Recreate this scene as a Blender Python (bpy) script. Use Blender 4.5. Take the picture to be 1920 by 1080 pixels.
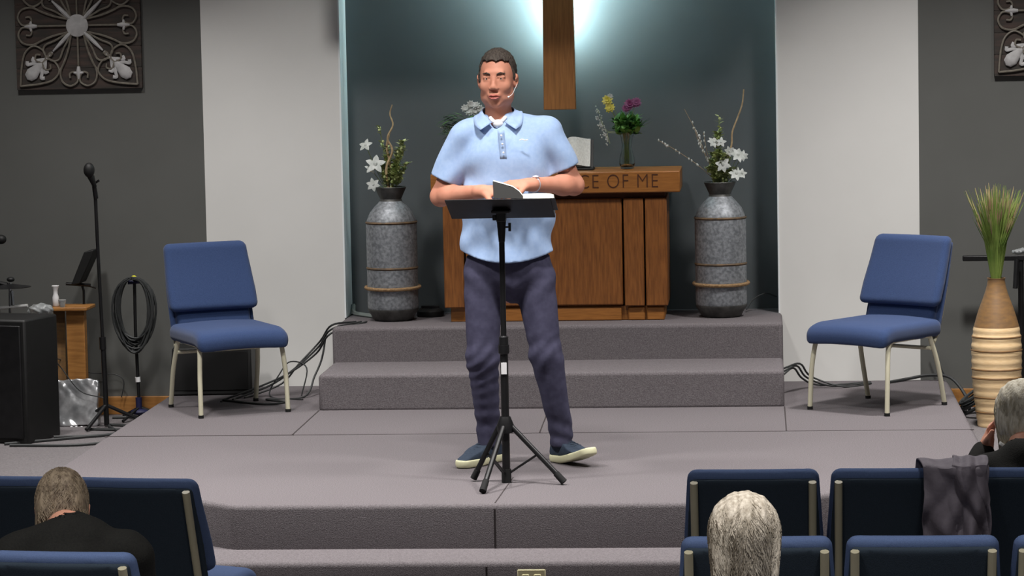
import bpy, bmesh, math, random
import numpy as np
from mathutils import Vector, Matrix

for o in list(bpy.data.objects): bpy.data.objects.remove(o)
sc = bpy.context.scene
COL = sc.collection
random.seed(7); rng = np.random.default_rng(7)

# ------------------------------------------------------------------ camera
FPX, PITCH, YAW, ROLL = 5594.0, 0.0904, 0.0827, -0.0197
CAM = np.array([0.0, 0.0, 2.006])
def _axes():
    f = np.array([-math.sin(YAW)*math.cos(PITCH), math.cos(YAW)*math.cos(PITCH), -math.sin(PITCH)])
    r0 = np.array([math.cos(YAW), math.sin(YAW), 0.0]); u0 = np.cross(r0, f)
    return f, math.cos(ROLL)*r0+math.sin(ROLL)*u0, -math.sin(ROLL)*r0+math.cos(ROLL)*u0
AF, AR, AU = _axes()
cd = bpy.data.cameras.new('camera'); cam = bpy.data.objects.new('camera', cd); COL.objects.link(cam)
cd.sensor_width = 36.0; cd.lens = FPX/1920*36.0; cd.clip_end = 100
cam.matrix_world = Matrix(((AR[0], AU[0], -AF[0], CAM[0]), (AR[1], AU[1], -AF[1], CAM[1]), (AR[2], AU[2], -AF[2], CAM[2]), (0, 0, 0, 1)))
sc.camera = cam
def at(x, y, Y=None, z=None):
    """point of the place seen at a photograph pixel, on the plane Y=const or z=const"""
    d = AF + (x-960)/FPX*AR - (y-540)/FPX*AU
    t = (Y-CAM[1])/d[1] if Y is not None else (z-CAM[2])/d[2]
    p = CAM + t*d
    return (float(p[0]), float(p[1]), float(p[2]))

# ------------------------------------------------------------------ world, lamps, exposure
w = bpy.data.worlds.new('world'); sc.world = w; w.use_nodes = True
bg = w.node_tree.nodes['Background']; bg.inputs[0].default_value = (1.0, 0.97, 0.95, 1); bg.inputs[1].default_value = 0.13
sc.view_settings.view_transform = 'Standard'; sc.view_settings.look = 'None'
sc.view_settings.gamma = 1; sc.view_settings.use_curve_mapping = False
sc.view_settings.exposure = 0.0
def area(name, loc, target, size, power, col, sizey=None, spread=180):
    l = bpy.data.lights.new(name, 'AREA'); l.energy = power; l.color = col
    l.shape = 'RECTANGLE' if sizey else 'DISK'; l.size = size
    if sizey: l.size_y = sizey
    l.spread = math.radians(spread)
    o = bpy.data.objects.new(name, l); COL.objects.link(o); o.location = loc
    o.rotation_euler = (Vector(target)-Vector(loc)).to_track_quat('-Z', 'Y').to_euler()
    return o
NEUTRAL = (1.0, 0.965, 0.945)
for i, (x, p) in enumerate(((-2.9, 77), (-1.1, 42), (0.8, 69))):     # ceiling downlights over the front of the stage
    area('stage_lamp', (x, 11.95, 3.45), (x, 12.35, 0), 0.35, p, NEUTRAL, spread=100)
for i, (x, p) in enumerate(((-3.9, 22), (-2.5, 23), (-1.1, 12), (1.0, 41), (2.2, 14))):    # ceiling lamps near the back wall; outermost two added to brighten wall and vase
    area('wall_lamp_and_fill', (x, 14.45, 3.45), (x, 15.05, 0.0), 0.35, p, NEUTRAL, spread=95)
for i, x in enumerate((-3.0, -1.0, 1.0)):                            # dimmed lamps over the seats
    area('house_lamp', (x, 7.3, 3.45), (x, 7.55, 0), 0.5, 46, NEUTRAL, spread=95)

# ------------------------------------------------------------------ materials
def lin(c): return tuple(((v/255)/12.92 if v/255 <= 0.04045 else ((v/255+0.055)/1.055)**2.4) for v in c)+(1,)
_m = {}
def mat(name, rgb, rough=0.7, metal=0.0, rgb2=None, scale=20.0, stretch=(1, 1, 1), bump=0.0, bscale=None, detail=4, trans=0.0, emit=None, lo=0.35, hi=0.65, sheen=0.0, spec=0.5, ior=1.45):
    m = bpy.data.materials.new(name); m.use_nodes = True; nt = m.node_tree; n = nt.nodes; L = nt.links
    b = n['Principled BSDF']; b.inputs['Roughness'].default_value = rough; b.inputs['Metallic'].default_value = metal
    b.inputs['Base Color'].default_value = lin(rgb); b.inputs['Specular IOR Level'].default_value = spec
    b.inputs['Transmission Weight'].default_value = trans; b.inputs['IOR'].default_value = ior
    b.inputs['Sheen Weight'].default_value = sheen
    tc = n.new('ShaderNodeTexCoord'); mp = n.new('ShaderNodeMapping'); mp.inputs['Scale'].default_value = stretch
    L.new(tc.outputs['Object'], mp.inputs['Vector'])
    nz = n.new('ShaderNodeTexNoise'); nz.inputs['Scale'].default_value = scale; nz.inputs['Detail'].default_value = detail
    L.new(mp.outputs[0], nz.inputs['Vector'])
    cr = n.new('ShaderNodeValToRGB'); e = cr.color_ramp.elements
    e[0].position = lo; e[1].position = hi; e[0].color = lin(rgb); e[1].color = lin(rgb2 if rgb2 else rgb)
    L.new(nz.outputs['Fac'], cr.inputs[0]); L.new(cr.outputs[0], b.inputs['Base Color'])
    if bump:
        bz = n.new('ShaderNodeTexNoise'); bz.inputs['Scale'].default_value = bscale or scale; bz.inputs['Detail'].default_value = 3
        L.new(mp.outputs[0], bz.inputs['Vector'])
        bp = n.new('ShaderNodeBump'); bp.inputs['Strength'].default_value = bump; bp.inputs['Distance'].default_value = 0.01
        L.new(bz.outputs['Fac'], bp.inputs['Height']); L.new(bp.outputs[0], b.inputs['Normal'])
    if emit:
        b.inputs['Emission Color'].default_value = lin(emit[0]); b.inputs['Emission Strength'].default_value = emit[1]
    _m[name] = m; return m
M = _m
mat('carpet', (90, 85, 87), 0.95, rgb2=(118, 113, 115), scale=190, bump=0.35, bscale=260, lo=0.3, hi=0.7, spec=0.1)
mat('carpet_dark', (100, 96, 97), 0.95, rgb2=(118, 114, 115), scale=150, bump=0.3, bscale=260, spec=0.1)
mat('reveal_lit_white', (236, 240, 240), 0.6, spec=0.3)
mat('white_paint', (221, 221, 217), 0.75, rgb2=(224, 224, 220), scale=3, spec=0.2)
mat('grey_paint', (96, 97, 94), 0.8, rgb2=(99, 100, 97), scale=3, spec=0.15)
mat('niche_paint', (92, 97, 99), 0.75, rgb2=(96, 101, 103), scale=3, spec=0.2)
mat('seam', (52, 46, 46), 0.95)
mat('baseboard_wood', (168, 118, 62), 0.5, rgb2=(142, 96, 48), scale=8, stretch=(1, 6, 8))
mat('oak', (140, 88, 42), 0.42, rgb2=(104, 62, 28), scale=9, stretch=(14, 14, 1.2), bump=0.05, lo=0.3, hi=0.75)
mat('oak_slab', (164, 108, 52), 0.4, rgb2=(132, 84, 38), scale=9, stretch=(1.2, 14, 14), bump=0.05, lo=0.3, hi=0.75)
mat('cross_wood', (190, 134, 78), 0.45, rgb2=(156, 108, 62), scale=8, stretch=(14, 14, 1.0), lo=0.3, hi=0.75)
mat('carved', (74, 40, 18), 0.8)
mat('black_metal', (20, 20, 21), 0.4, rgb2=(26, 26, 27), spec=0.4)
mat('desk_metal', (42, 42, 43), 0.6, rgb2=(47, 47, 48), spec=0.2)
mat('black_plastic', (13, 14, 13), 0.6, rgb2=(18, 18, 18))
mat('rubber', (16, 16, 16), 0.85)
mat('cable_rubber', (46, 48, 48), 0.6)
mat('cable_grey', (120, 128, 124), 0.6)
mat('blue_fabric', (45, 61, 94), 0.95, rgb2=(53, 69, 104), scale=320, bump=0.15, bscale=420, sheen=0.15, spec=0.1)
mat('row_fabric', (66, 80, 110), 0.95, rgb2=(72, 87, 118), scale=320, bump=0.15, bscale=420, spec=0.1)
mat('row_back_shaded', (36, 44, 52), 0.95, rgb2=(40, 48, 57), scale=320, bump=0.1, spec=0.1)  # darker copy of the row fabric, unlit rear side put into the colour
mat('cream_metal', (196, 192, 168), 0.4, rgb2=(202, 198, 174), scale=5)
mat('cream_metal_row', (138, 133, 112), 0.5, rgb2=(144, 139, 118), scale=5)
mat('galvanised', (118, 122, 126), 0.55, metal=0.55, rgb2=(158, 162, 166), scale=60, detail=8, bump=0.05, lo=0.36, hi=0.66)
mat('galvanised_dark', (72, 72, 70), 0.5, metal=0.6, rgb2=(98, 98, 95), scale=20)
mat('rust', (112, 90, 66), 0.7, metal=0.2, rgb2=(84, 72, 58), scale=40)
mat('rope', (150, 122, 88), 0.9, rgb2=(124, 98, 66), scale=120, bump=0.4)
mat('bamboo_light', (244, 214, 168), 0.5, rgb2=(232, 198, 148), scale=30, stretch=(1, 1, 9))
mat('bamboo_dark', (124, 96, 66), 0.5, rgb2=(142, 108, 68), scale=24, stretch=(1, 1, 3))
mat('grass', (140, 160, 80), 0.7, rgb2=(104, 132, 58), scale=9)
mat('grass_tip', (172, 164, 116), 0.8, rgb2=(156, 122, 98), scale=14)
mat('leaf', (82, 140, 62), 0.6, rgb2=(112, 164, 80), scale=30)
mat('leaf_dark', (58, 104, 54), 0.6, rgb2=(80, 128, 70), scale=30)
mat('leaf_pale', (196, 204, 146), 0.7, rgb2=(150, 166, 110), scale=30)
mat('petal_white', (206, 210, 206), 0.6, rgb2=(172, 178, 172), scale=30)
mat('petal_yellow', (214, 204, 66), 0.6, rgb2=(226, 220, 130), scale=30)
mat('petal_purple', (126, 56, 100), 0.6, rgb2=(150, 96, 134), scale=30)
mat('twig', (182, 160, 124), 0.8, rgb2=(150, 128, 96), scale=40)
mat('twig_dark', (84, 72, 56), 0.8)
mat('glass', (232, 240, 238), 0.04, trans=1.0)
mat('stem', (96, 112, 52), 0.6, rgb2=(120, 132, 70), scale=30)
mat('paper', (236, 234, 222), 0.8, rgb2=(226, 224, 210), scale=3)
mat('page_print', (206, 206, 200), 0.8, rgb2=(226, 226, 220), scale=160, stretch=(1, 1, 0.2))
mat('book_cover', (26, 26, 24), 0.5)
mat('art_board', (54, 50, 46), 0.8, rgb2=(74, 60, 54), scale=6, stretch=(1, 1, 7), bump=0.2, lo=0.4, hi=0.7)
mat('art_iron', (122, 117, 106), 0.6, rgb2=(104, 98, 88), scale=40)
mat('art_white', (184, 183, 182), 0.6, rgb2=(166, 165, 164), scale=30)
mat('skin', (202, 142, 118), 0.6, rgb2=(192, 130, 106), scale=14, spec=0.35)
mat('skin_pale', (216, 160, 134), 0.55, rgb2=(206, 146, 122), scale=14, spec=0.35)
mat('lips', (176, 96, 86), 0.5)
mat('eye_white', (214, 206, 198), 0.3)
mat('iris', (48, 36, 30), 0.2)
mat('hair_brown', (52, 44, 38), 0.7, rgb2=(78, 70, 62), scale=60, stretch=(3, 1, 1), bump=0.5, bscale=120)
mat('hair_grey', (172, 164, 150), 0.75, rgb2=(128, 119, 104), scale=26, stretch=(3, 3, 0.7), bump=0.3, bscale=60, lo=0.35, hi=0.7)
mat('hair_blond', (134, 120, 100), 0.7, rgb2=(88, 74, 60), scale=28, stretch=(3, 3, 0.8), bump=0.3, bscale=60, lo=0.4, hi=0.72)
mat('hair_silver', (206, 200, 182), 0.7, rgb2=(160, 150, 128), scale=26, stretch=(3, 3, 0.8), bump=0.3, bscale=60, lo=0.4, hi=0.7)
mat('shirt', (152, 177, 214), 0.9, rgb2=(160, 184, 218), scale=60, bump=0.15, bscale=14, spec=0.15, sheen=0.1)
mat('undershirt', (236, 236, 234), 0.9)
mat('collar_under', (62, 84, 104), 0.9)
mat('trousers', (60, 59, 78), 0.85, rgb2=(69, 68, 88), scale=30, bump=0.25, bscale=16, spec=0.2)
mat('shoe_fabric', (40, 52, 68), 0.85, rgb2=(48, 60, 76), scale=80, bump=0.2)
mat('shoe_sole', (216, 214, 178), 0.6)
mat('black_knit', (24, 24, 23), 0.9, rgb2=(30, 30, 28), scale=200, bump=0.2, spec=0.15)
mat('jacket', (92, 86, 94), 0.75, rgb2=(102, 96, 104), scale=20, bump=0.3, bscale=40)
mat('pull', (230, 230, 230), 0.3, metal=0.7)
mat('watch', (206, 206, 216), 0.3, metal=0.4)
mat('silver_bag', (150, 152, 154), 0.3, metal=0.55, rgb2=(200, 201, 202), scale=7, bump=0.4, bscale=14, lo=0.4, hi=0.6)
mat('clear_plastic', (210, 214, 214), 0.3, rgb2=(170, 174, 174), scale=20, trans=0.6, bump=0.6, bscale=30)
mat('chrome', (200, 204, 206), 0.25, metal=0.9)
mat('outlet', (206, 198, 156), 0.5)
mat('sticker', (226, 226, 226), 0.6)
mat('yellow', (214, 210, 40), 0.5)
mat('navy', (26, 28, 66), 0.6)
mat('led', (255, 255, 255), 0.5, emit=((200, 238, 244), 115))
mat('hymnal', (96, 96, 92), 0.7)
mat('ceiling', (150, 148, 145), 0.9)

# ------------------------------------------------------------------ object helpers
def link(name, me, m=None, parent=None):
    o = bpy.data.objects.new(name, me); COL.objects.link(o)
    if m is not None: me.materials.append(M[m] if isinstance(m, str) else m)
    if parent is not None: o.parent = parent
    return o
def tag(o, label=None, cat=None, group=None, kind=None):
    if label: o['label'] = label
    if cat: o['category'] = cat
    if group: o['group'] = group
    if kind: o['kind'] = kind
    return o
def thing(name, loc, rz, label, cat, group=None):
    o = bpy.data.objects.new(name, None); COL.objects.link(o); o.empty_display_size = 0.1
    o.location = loc; o.rotation_euler = (0, 0, rz); return tag(o, label, cat, group)
def copy_tree(o, parent=None):
    c = o.copy(); COL.objects.link(c)
    if parent is not None: c.parent = parent
    for ch in [x for x in bpy.data.objects if x.parent == o]: copy_tree(ch, c)
    return c
class MB:
    def __init__(s, org=(0, 0, 0)): s.v = []; s.f = []; s.o = Vector(org)
    def add(s, vs, fs):
        n = len(s.v); s.v += [Vector(v)-s.o for v in vs]; s.f += [tuple(i+n for i in f) for f in fs]; return s
    def box(s, a, b, M4=None):
        (x0, y0, z0), (x1, y1, z1) = a, b
        vs = [Vector(p) for p in ((x0, y0, z0), (x1, y0, z0), (x1, y1, z0), (x0, y1, z0), (x0, y0, z1), (x1, y0, z1), (x1, y1, z1), (x0, y1, z1))]
        if M4: vs = [M4 @ v for v in vs]
        return s.add(vs, [(3, 2, 1, 0), (4, 5, 6, 7), (0, 1, 5, 4), (1, 2, 6, 5), (2, 3, 7, 6), (3, 0, 4, 7)])
    def prism(s, pts, z0, z1):
        n = len(pts); vs = [(x, y, z0) for x, y in pts]+[(x, y, z1) for x, y in pts]
        return s.add(vs, [tuple(range(n))[::-1], tuple(range(n, 2*n))]+[(i, (i+1) % n, (i+1) % n+n, i+n) for i in range(n)])
    def tube(s, pts, r, n=8, cap=True, flat=1.0):
        pts = [Vector(p) for p in pts]; m = len(pts); rr = r if hasattr(r, '__len__') else [r]*m
        vs = []; t0 = (pts[1]-pts[0]).normalized()
        u = t0.orthogonal().normalized()
        for i in range(m):
            t = (pts[min(i+1, m-1)]-pts[max(i-1, 0)]).normalized()
            u = (u-t*u.dot(t)); u = u.normalized() if u.length > 1e-6 else t.orthogonal().normalized()
            v = t.cross(u)
            for k in range(n):
                a = 2*math.pi*k/n; vs.append(pts[i]+(u*math.cos(a)+v*math.sin(a)*flat)*rr[i])
        fs = [(i*n+k, i*n+(k+1) % n, (i+1)*n+(k+1) % n, (i+1)*n+k) for i in range(m-1) for k in range(n)]
        if cap: fs += [tuple(range(n))[::-1], tuple((m-1)*n+k for k in range(n))]
        return s.add(vs, fs)
    def lathe(s, prof, c=(0, 0, 0), n=40, cap=True):
        vs = []
        for r, z in prof:
            for k in range(n):
                a = 2*math.pi*k/n; vs.append((c[0]+r*math.cos(a), c[1]+r*math.sin(a), c[2]+z))
        m = len(prof)
        fs = [(i*n+k, i*n+(k+1) % n, (i+1)*n+(k+1) % n, (i+1)*n+k) for i in range(m-1) for k in range(n)]
        if cap: fs += [tuple(range(n))[::-1], tuple((m-1)*n+k for k in range(n))]
        return s.add(vs, fs)
    def ell(s, c, r, n=12, m=8, M3=None):
        vs = [Vector((0, 0, -1))]
        for i in range(1, m):
            p = math.pi*i/m-math.pi/2
            for k in range(n):
                a = 2*math.pi*k/n; vs.append(Vector((math.cos(p)*math.cos(a), math.cos(p)*math.sin(a), math.sin(p))))
        vs.append(Vector((0, 0, 1)))
        r = r if hasattr(r, '__len__') else (r, r, r)
        vs = [Vector((v.x*r[0], v.y*r[1], v.z*r[2])) for v in vs]
        if M3: vs = [M3 @ v for v in vs]
        vs = [v+Vector(c) for v in vs]
        fs = [(0, 1+(k+1) % n, 1+k) for k in range(n)]
        for i in range(m-2):
            for k in range(n): a = 1+i*n; fs.append((a+k, a+(k+1) % n, a+n+(k+1) % n, a+n+k))
        a = 1+(m-2)*n; fs += [(a+k, a+(k+1) % n, len(vs)-1) for k in range(n)]
        return s.add(vs, fs)
    def leaf(s, p, d, l, wd, up=(0, 0, 1), bend=0.2):
        p = Vector(p); d = Vector(d).normalized(); sd = d.cross(Vector(up)); sd = sd.normalized() if sd.length > 1e-4 else d.orthogonal().normalized()
        nn = sd.cross(d); vs = []; K = 4
        for i in range(K+1):
            t = i/K; wq = wd*math.sin(math.pi*min(1, t*0.9+0.08))*0.5; c = p+d*l*t-nn*bend*l*t*t
            vs += [c-sd*wq, c+sd*wq]
        return s.add(vs, [(2*i, 2*i+1, 2*i+3, 2*i+2) for i in range(K)])
    def build(s, name, m, parent=None, bevel=0, smooth=True, seg=2):
        me = bpy.data.meshes.new(name); me.from_pydata([tuple(v) for v in s.v], [], s.f); me.update()
        if smooth:
            me.polygons.foreach_set('use_smooth', [True]*len(me.polygons)); me.set_sharp_from_angle(angle=math.radians(40))
        o = link(name, me, m, parent)
        if bevel:
            b = o.modifiers.new('bevel', 'BEVEL'); b.width = bevel; b.segments = seg; b.limit_method = 'ANGLE'
        return o
def spline(pts, n=8):
    P = [np.array(p, float) for p in pts]; P = [2*P[0]-P[1]]+P+[2*P[-1]-P[-2]]; out = []
    for i in range(1, len(P)-2):
        for k in range(n):
            t = k/n; a, b, c, d = P[i-1], P[i], P[i+1], P[i+2]
            out.append(0.5*((2*b)+(-a+c)*t+(2*a-5*b+4*c-d)*t*t+(-a+3*b-3*c+d)*t**3))
    out.append(P[-2]); return [tuple(float(v) for v in p) for p in out]

# ------------------------------------------------------------------ smooth solid modelling (distance field -> one continuous mesh)
class Solid:
    def __init__(s, lo, hi, h):
        s.lo = np.array(lo, float); s.h = h; s.n = np.ceil((np.array(hi)-s.lo)/h).astype(int)+1
        s.F = np.full(tuple(s.n), 0.3, np.float32); s.ax = [s.lo[i]+h*np.arange(s.n[i]) for i in range(3)]
    def sub(s, lo, hi):
        a = np.clip(np.floor((np.array(lo)-s.lo)/s.h).astype(int), 0, s.n); b = np.clip(np.ceil((np.array(hi)-s.lo)/s.h).astype(int)+1, 0, s.n)
        sl = tuple(slice(a[i], b[i]) for i in range(3))
        X = s.ax[0][sl[0]][:, None, None]; Y = s.ax[1][sl[1]][None, :, None]; Z = s.ax[2][sl[2]][None, None, :]
        return sl, X, Y, Z
    def put(s, fn, lo, hi, k=0.01, op='u'):
        pad = k*1.5+0.02; lo = np.array(lo)-pad; hi = np.array(hi)+pad
        sl, X, Y, Z = s.sub(lo, hi); A = s.F[sl]
        if A.size == 0: return s
        D = fn(X, Y, Z)+0*(X+Y+Z)
        if op == 'u': a, b, sg = A, D, 1
        elif op == 's': a, b, sg = -A, D, -1
        else: a, b, sg = -A, -D, -1
        if k > 0:
            hh = np.clip(0.5+0.5*(b-a)/k, 0, 1); R = b*(1-hh)+a*hh-k*hh*(1-hh)
        else: R = np.minimum(a, b)
        s.F[sl] = sg*R; return s
    def rc(s, a, b, ra, rb, k=0.01, op='u', sq=(1, 1, 1)):
        a = np.array(a, float); b = np.array(b, float); q = np.array(sq, float)
        lo = np.minimum(a-ra*1.0/q, b-rb*1.0/q); hi = np.maximum(a+ra/q, b+rb/q)
        A = a*q; B = (b-a)*q; L = B@B
        def fn(X, Y, Z):
            x = X*q[0]-A[0]; y = Y*q[1]-A[1]; z = Z*q[2]-A[2]
            t = np.clip((x*B[0]+y*B[1]+z*B[2])/max(L, 1e-9), 0, 1)
            return (np.sqrt((x-t*B[0])**2+(y-t*B[1])**2+(z-t*B[2])**2)-(ra+(rb-ra)*t))/q.max()
        return s.put(fn, lo, hi, k, op)
    def el(s, c, r, k=0.01, op='u', R=None):
        c = np.array(c, float); r = np.array(r, float); R = np.eye(3) if R is None else np.array(R)
        e = np.full(3, r.max()) if not np.allclose(R, np.eye(3)) else r
        def fn(X, Y, Z):
            x = X-c[0]; y = Y-c[1]; z = Z-c[2]
            l = [x*R[0, i]+y*R[1, i]+z*R[2, i] for i in range(3)]
            k0 = np.sqrt(sum((l[i]/r[i])**2 for i in range(3))); k1 = np.sqrt(sum((l[i]/r[i]**2)**2 for i in range(3)))
            return k0*(k0-1)/np.maximum(k1, 1e-6)
        return s.put(fn, c-e, c+e, k, op)
    def plane(s, p, n, k=0.006):
        """keep the side the normal points away from"""
        n = np.array(n, float); n /= np.linalg.norm(n); d0 = n@np.array(p)
        X = s.ax[0][:, None, None]; Y = s.ax[1][None, :, None]; Z = s.ax[2][None, None, :]
        s.F = np.maximum(s.F, (X*n[0]+Y*n[1]+Z*n[2]-d0).astype(np.float32)); return s
    def disp(s, fn):
        X = s.ax[0][:, None, None]; Y = s.ax[1][None, :, None]; Z = s.ax[2][None, None, :]
        s.F = (s.F+fn(X, Y, Z)).astype(np.float32); return s
    def mesh(s, name, m, parent=None, org=(0, 0, 0), smooth=2):
        F = s.F; F[0], F[-1] = 1, 1; F[:, 0], F[:, -1] = 1, 1; F[:, :, 0], F[:, :, -1] = 1, 1
        I = F < 0; nx, ny, nz = F.shape
        cnt = np.zeros((nx-1, ny-1, nz-1), np.int8)
        for dx in (0, 1):
            for dy in (0, 1):
                for dz in (0, 1): cnt += I[dx:nx-1+dx, dy:ny-1+dy, dz:nz-1+dz]
        act = (cnt > 0) & (cnt < 8); ids = -np.ones(act.shape, np.int64); C = np.argwhere(act); ids[act] = np.arange(len(C))
        acc = np.zeros((len(C), 3)); num = np.zeros(len(C))
        corners = [(a, b, c) for a in (0, 1) for b in (0, 1) for c in (0, 1)]
        val = {c: F[C[:, 0]+c[0], C[:, 1]+c[1], C[:, 2]+c[2]] for c in corners}
        for c in corners:
            for ax in range(3):
                if c[ax] == 0:
                    d = list(c); d[ax] = 1; d = tuple(d); a, b = val[c], val[d]; mk = (a < 0) != (b < 0)
                    t = np.where(mk, a/np.where(mk, a-b, 1), 0); p = np.array(c, float)[None]*np.ones((len(C), 1)); p[:, ax] = t
                    acc[mk] += p[mk]; num[mk] += 1
        V = s.lo+(C+acc/num[:, None])*s.h
        faces = []
        for ax in range(3):
            o1, o2 = (ax+1) % 3, (ax+2) % 3
            sl0 = [slice(None)]*3; sl1 = [slice(None)]*3; sl0[ax] = slice(0, -1); sl1[ax] = slice(1, None)
            ch = I[tuple(sl0)] != I[tuple(sl1)]; E = np.argwhere(ch)
            ins = I[tuple(sl0)][ch]
            def cell(da, db):
                q = E.copy(); q[:, o1] -= da; q[:, o2] -= db; return ids[q[:, 0], q[:, 1], q[:, 2]]
            q = np.stack([cell(1, 1), cell(0, 1), cell(0, 0), cell(1, 0)], 1)
            q[~ins] = q[~ins][:, ::-1]; faces.append(q)
        Q = np.concatenate(faces)
        for _ in range(smooth):
            S = np.zeros_like(V); n = np.zeros(len(V))
            for i in range(4):
                a, b = Q[:, i], Q[:, (i+1) % 4]
                for ax in range(3):
                    S[:, ax] += np.bincount(a, V[b, ax], len(V))+np.bincount(b, V[a, ax], len(V))
                n += np.bincount(a, minlength=len(V))+np.bincount(b, minlength=len(V))
            V = V*0.5+0.5*S/np.maximum(n, 1)[:, None]
        V = V-np.array(org)
        me = bpy.data.meshes.new(name); me.vertices.add(len(V)); me.vertices.foreach_set('co', V.astype(np.float32).ravel())
        me.loops.add(len(Q)*4); me.loops.foreach_set('vertex_index', Q.ravel().astype(np.int32))
        me.polygons.add(len(Q)); me.polygons.foreach_set('loop_start', np.arange(0, len(Q)*4, 4, dtype=np.int32)); me.polygons.foreach_set('loop_total', np.full(len(Q), 4, np.int32))
        me.update(calc_edges=True); me.validate()
        me.polygons.foreach_set('use_smooth', [True]*len(me.polygons))
        return link(name, me, m, parent)

# ================================================================== THE SETTING
R_ = 0.187                       # one step
ZS, ZF, ZW = -0.15, -0.419, 0.0   # side floor, hall floor, stage
YW, YN, YP, YS = 16.245, 16.50, 15.73, 15.186
XA, XB, XC, XD = -3.033, -2.274, 0.117, 0.874
def structure(mb, name, m, bevel=0, label=None, **k):
    o = mb.build(name, m, None, bevel, **k); o['kind'] = 'structure'
    if label: o['label'] = label
    return o
structure(MB().box((-7, -1.5, ZF-0.1), (5, 13.1, ZF)), 'floor', 'carpet_dark')
structure(MB().box((-7, 12.9, ZF-0.1), (-3.2, 16.4, ZS)).box((1.02, 12.9, ZF-0.1), (5, 16.4, ZS)), 'floor_wings', 'carpet_dark', 0.01, 'grey carpeted side floor beside the stage')
# stage: front corners cut off at an angle, seen in the photograph at both ends
def stage_pts(e):
    return [(-3.2-0*e, 16.25), (-3.2, 13.02-e*1.0), (-2.2-0.4*e, 12.185-e), (0.02+0.4*e, 12.185-e), (1.02, 13.02-e*1.0), (1.02, 16.25)]
structure(MB().prism(stage_pts(0), ZF-0.05, 0), 'stage', 'carpet', 0.022, 'low grey carpeted stage with cut front corners', seg=4)
structure(MB().prism([(-3.6, 13.3), (-3.6, 12.9), (-2.3, 11.885), (0.12, 11.885), (1.42, 12.9), (1.42, 13.3)], ZF-0.05, -R_), 'stage_step', 'carpet', 0.022, 'lower grey carpeted step along the front of the stage', seg=4)
XL1, XR1 = at(598, 770, z=0)[0], at(1471, 762, z=0)[0]
XL2, XR2 = at(624, 613, z=2*R_)[0], at(1468, 606, z=2*R_)[0]
structure(MB().box((XL1, YS, -0.01), (XR1, YN, R_)), 'platform_step', 'carpet', 0.02, 'grey carpeted step below the altar platform', seg=4)
structure(MB().box((XL2, YP, -0.01), (XR2, YN+0.02, 2*R_)), 'platform', 'carpet', 0.02, 'raised grey carpeted altar platform in the niche', seg=4)
# carpet seams
sm = MB(); ys = 14.281
def seam(a, b, z, wd=0.006):
    a = Vector((a[0], a[1], 0)); b = Vector((b[0], b[1], 0)); d = (b-a).normalized(); n = Vector((-d.y, d.x, 0))*wd/2; zz = Vector((0, 0, z))
    sm.add([a-n+zz-Vector((0, 0, .002)), b-n+zz-Vector((0, 0, .002)), b+n+zz-Vector((0, 0, .002)), a+n+zz-Vector((0, 0, .002)), a-n+zz+Vector((0, 0, .0012)), b-n+zz+Vector((0, 0, .0012)), b+n+zz+Vector((0, 0, .0012)), a+n+zz+Vector((0, 0, .0012))],
           [(3, 2, 1, 0), (4, 5, 6, 7), (0, 1, 5, 4), (1, 2, 6, 5), (2, 3, 7, 6), (3, 0, 4, 7)])
seam((-3.2, ys), (XL1+0.01, ys), 0, 0.018); seam((XL1, ys), (1.02, ys), 0, 0.008)
seam((XL1, ys), (XL1, YS), 0, 0.007); seam((XR1, ys), (XR1, YS), 0, 0.006)
seam((at(1010, 815, z=0)[0], ys), (at(1030, 765, z=0)[0], YS), 0, 0.006); seam((-1.10, 12.21), (-1.08, 12.9), 0, 0.005)
structure(sm, 'trim_1', 'seam', label='dark seams in the stage carpet')
structure(MB().box((-1.104, 12.178, -R_+0.004), (-1.096, 12.19, -0.02)).box((-1.115, 11.879, ZF), (-1.107, 11.89, -R_-0.02)), 'trim_2', 'seam', label='dark vertical seam in the step risers')
# walls
structure(MB().box((-7, YW+0.004, ZF), (XA, YW+0.2, 4)), 'wall_left', 'grey_paint', label='dark grey wall left of the white panel')
structure(MB().box((XD, YW+0.004, ZF), (5, YW+0.2, 4)), 'wall_right', 'grey_paint', label='dark grey wall right of the white panel')
structure(MB().box((XA, YW, ZF), (XB, YN+0.15, 4)), 'wall_white_left', 'white_paint', label='white wall panel left of the niche')
structure(MB().box((XC, YW, ZF), (XD, YN+0.15, 4)), 'wall_white_right', 'white_paint', label='white wall panel right of the niche')
structure(MB().box((XB-0.05, YN, 0), (XC+0.05, YN+0.15, 4)), 'wall_niche', 'niche_paint', label='dark grey back wall of the altar niche')
structure(MB().box((XB-0.10, 15.75, 2.30), (XC+0.10, 15.85, 4)), 'trim_3', 'white_paint', label='boxed beam across the top of the niche')
structure(MB().box((XB-0.001, YW-.004, 2*R_), (XB+0.008, YN, 4)).box((XC-0.008, YW-.004, 2*R_), (XC+.001, YN, 4)), 'trim_4', 'reveal_lit_white', label='thin added strips on the niche sides, lamp light painted in as brighter white')  # strips added over the panel sides, niche light put into a brighter white
structure(MB().box((-7, 7, 3.6), (5, 17, 3.7)), 'ceiling', 'ceiling')
structure(MB().box((-7.1, 7, ZF), (-7, 16.4, 4)), 'wall_side_left', 'grey_paint')
structure(MB().box((5, 7, ZF), (5.1, 16.4, 4)), 'wall_side_right', 'grey_paint')
structure(MB().box((-7, YW-0.018, ZS), (-3.2, YW+0.005, ZS+0.10)), 'baseboard_left', 'baseboard_wood', 0.003)
structure(MB().box((1.02, YW-0.018, ZS), (5, YW+0.005, ZS+0.10)), 'baseboard_right', 'baseboard_wood', 0.003)

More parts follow.
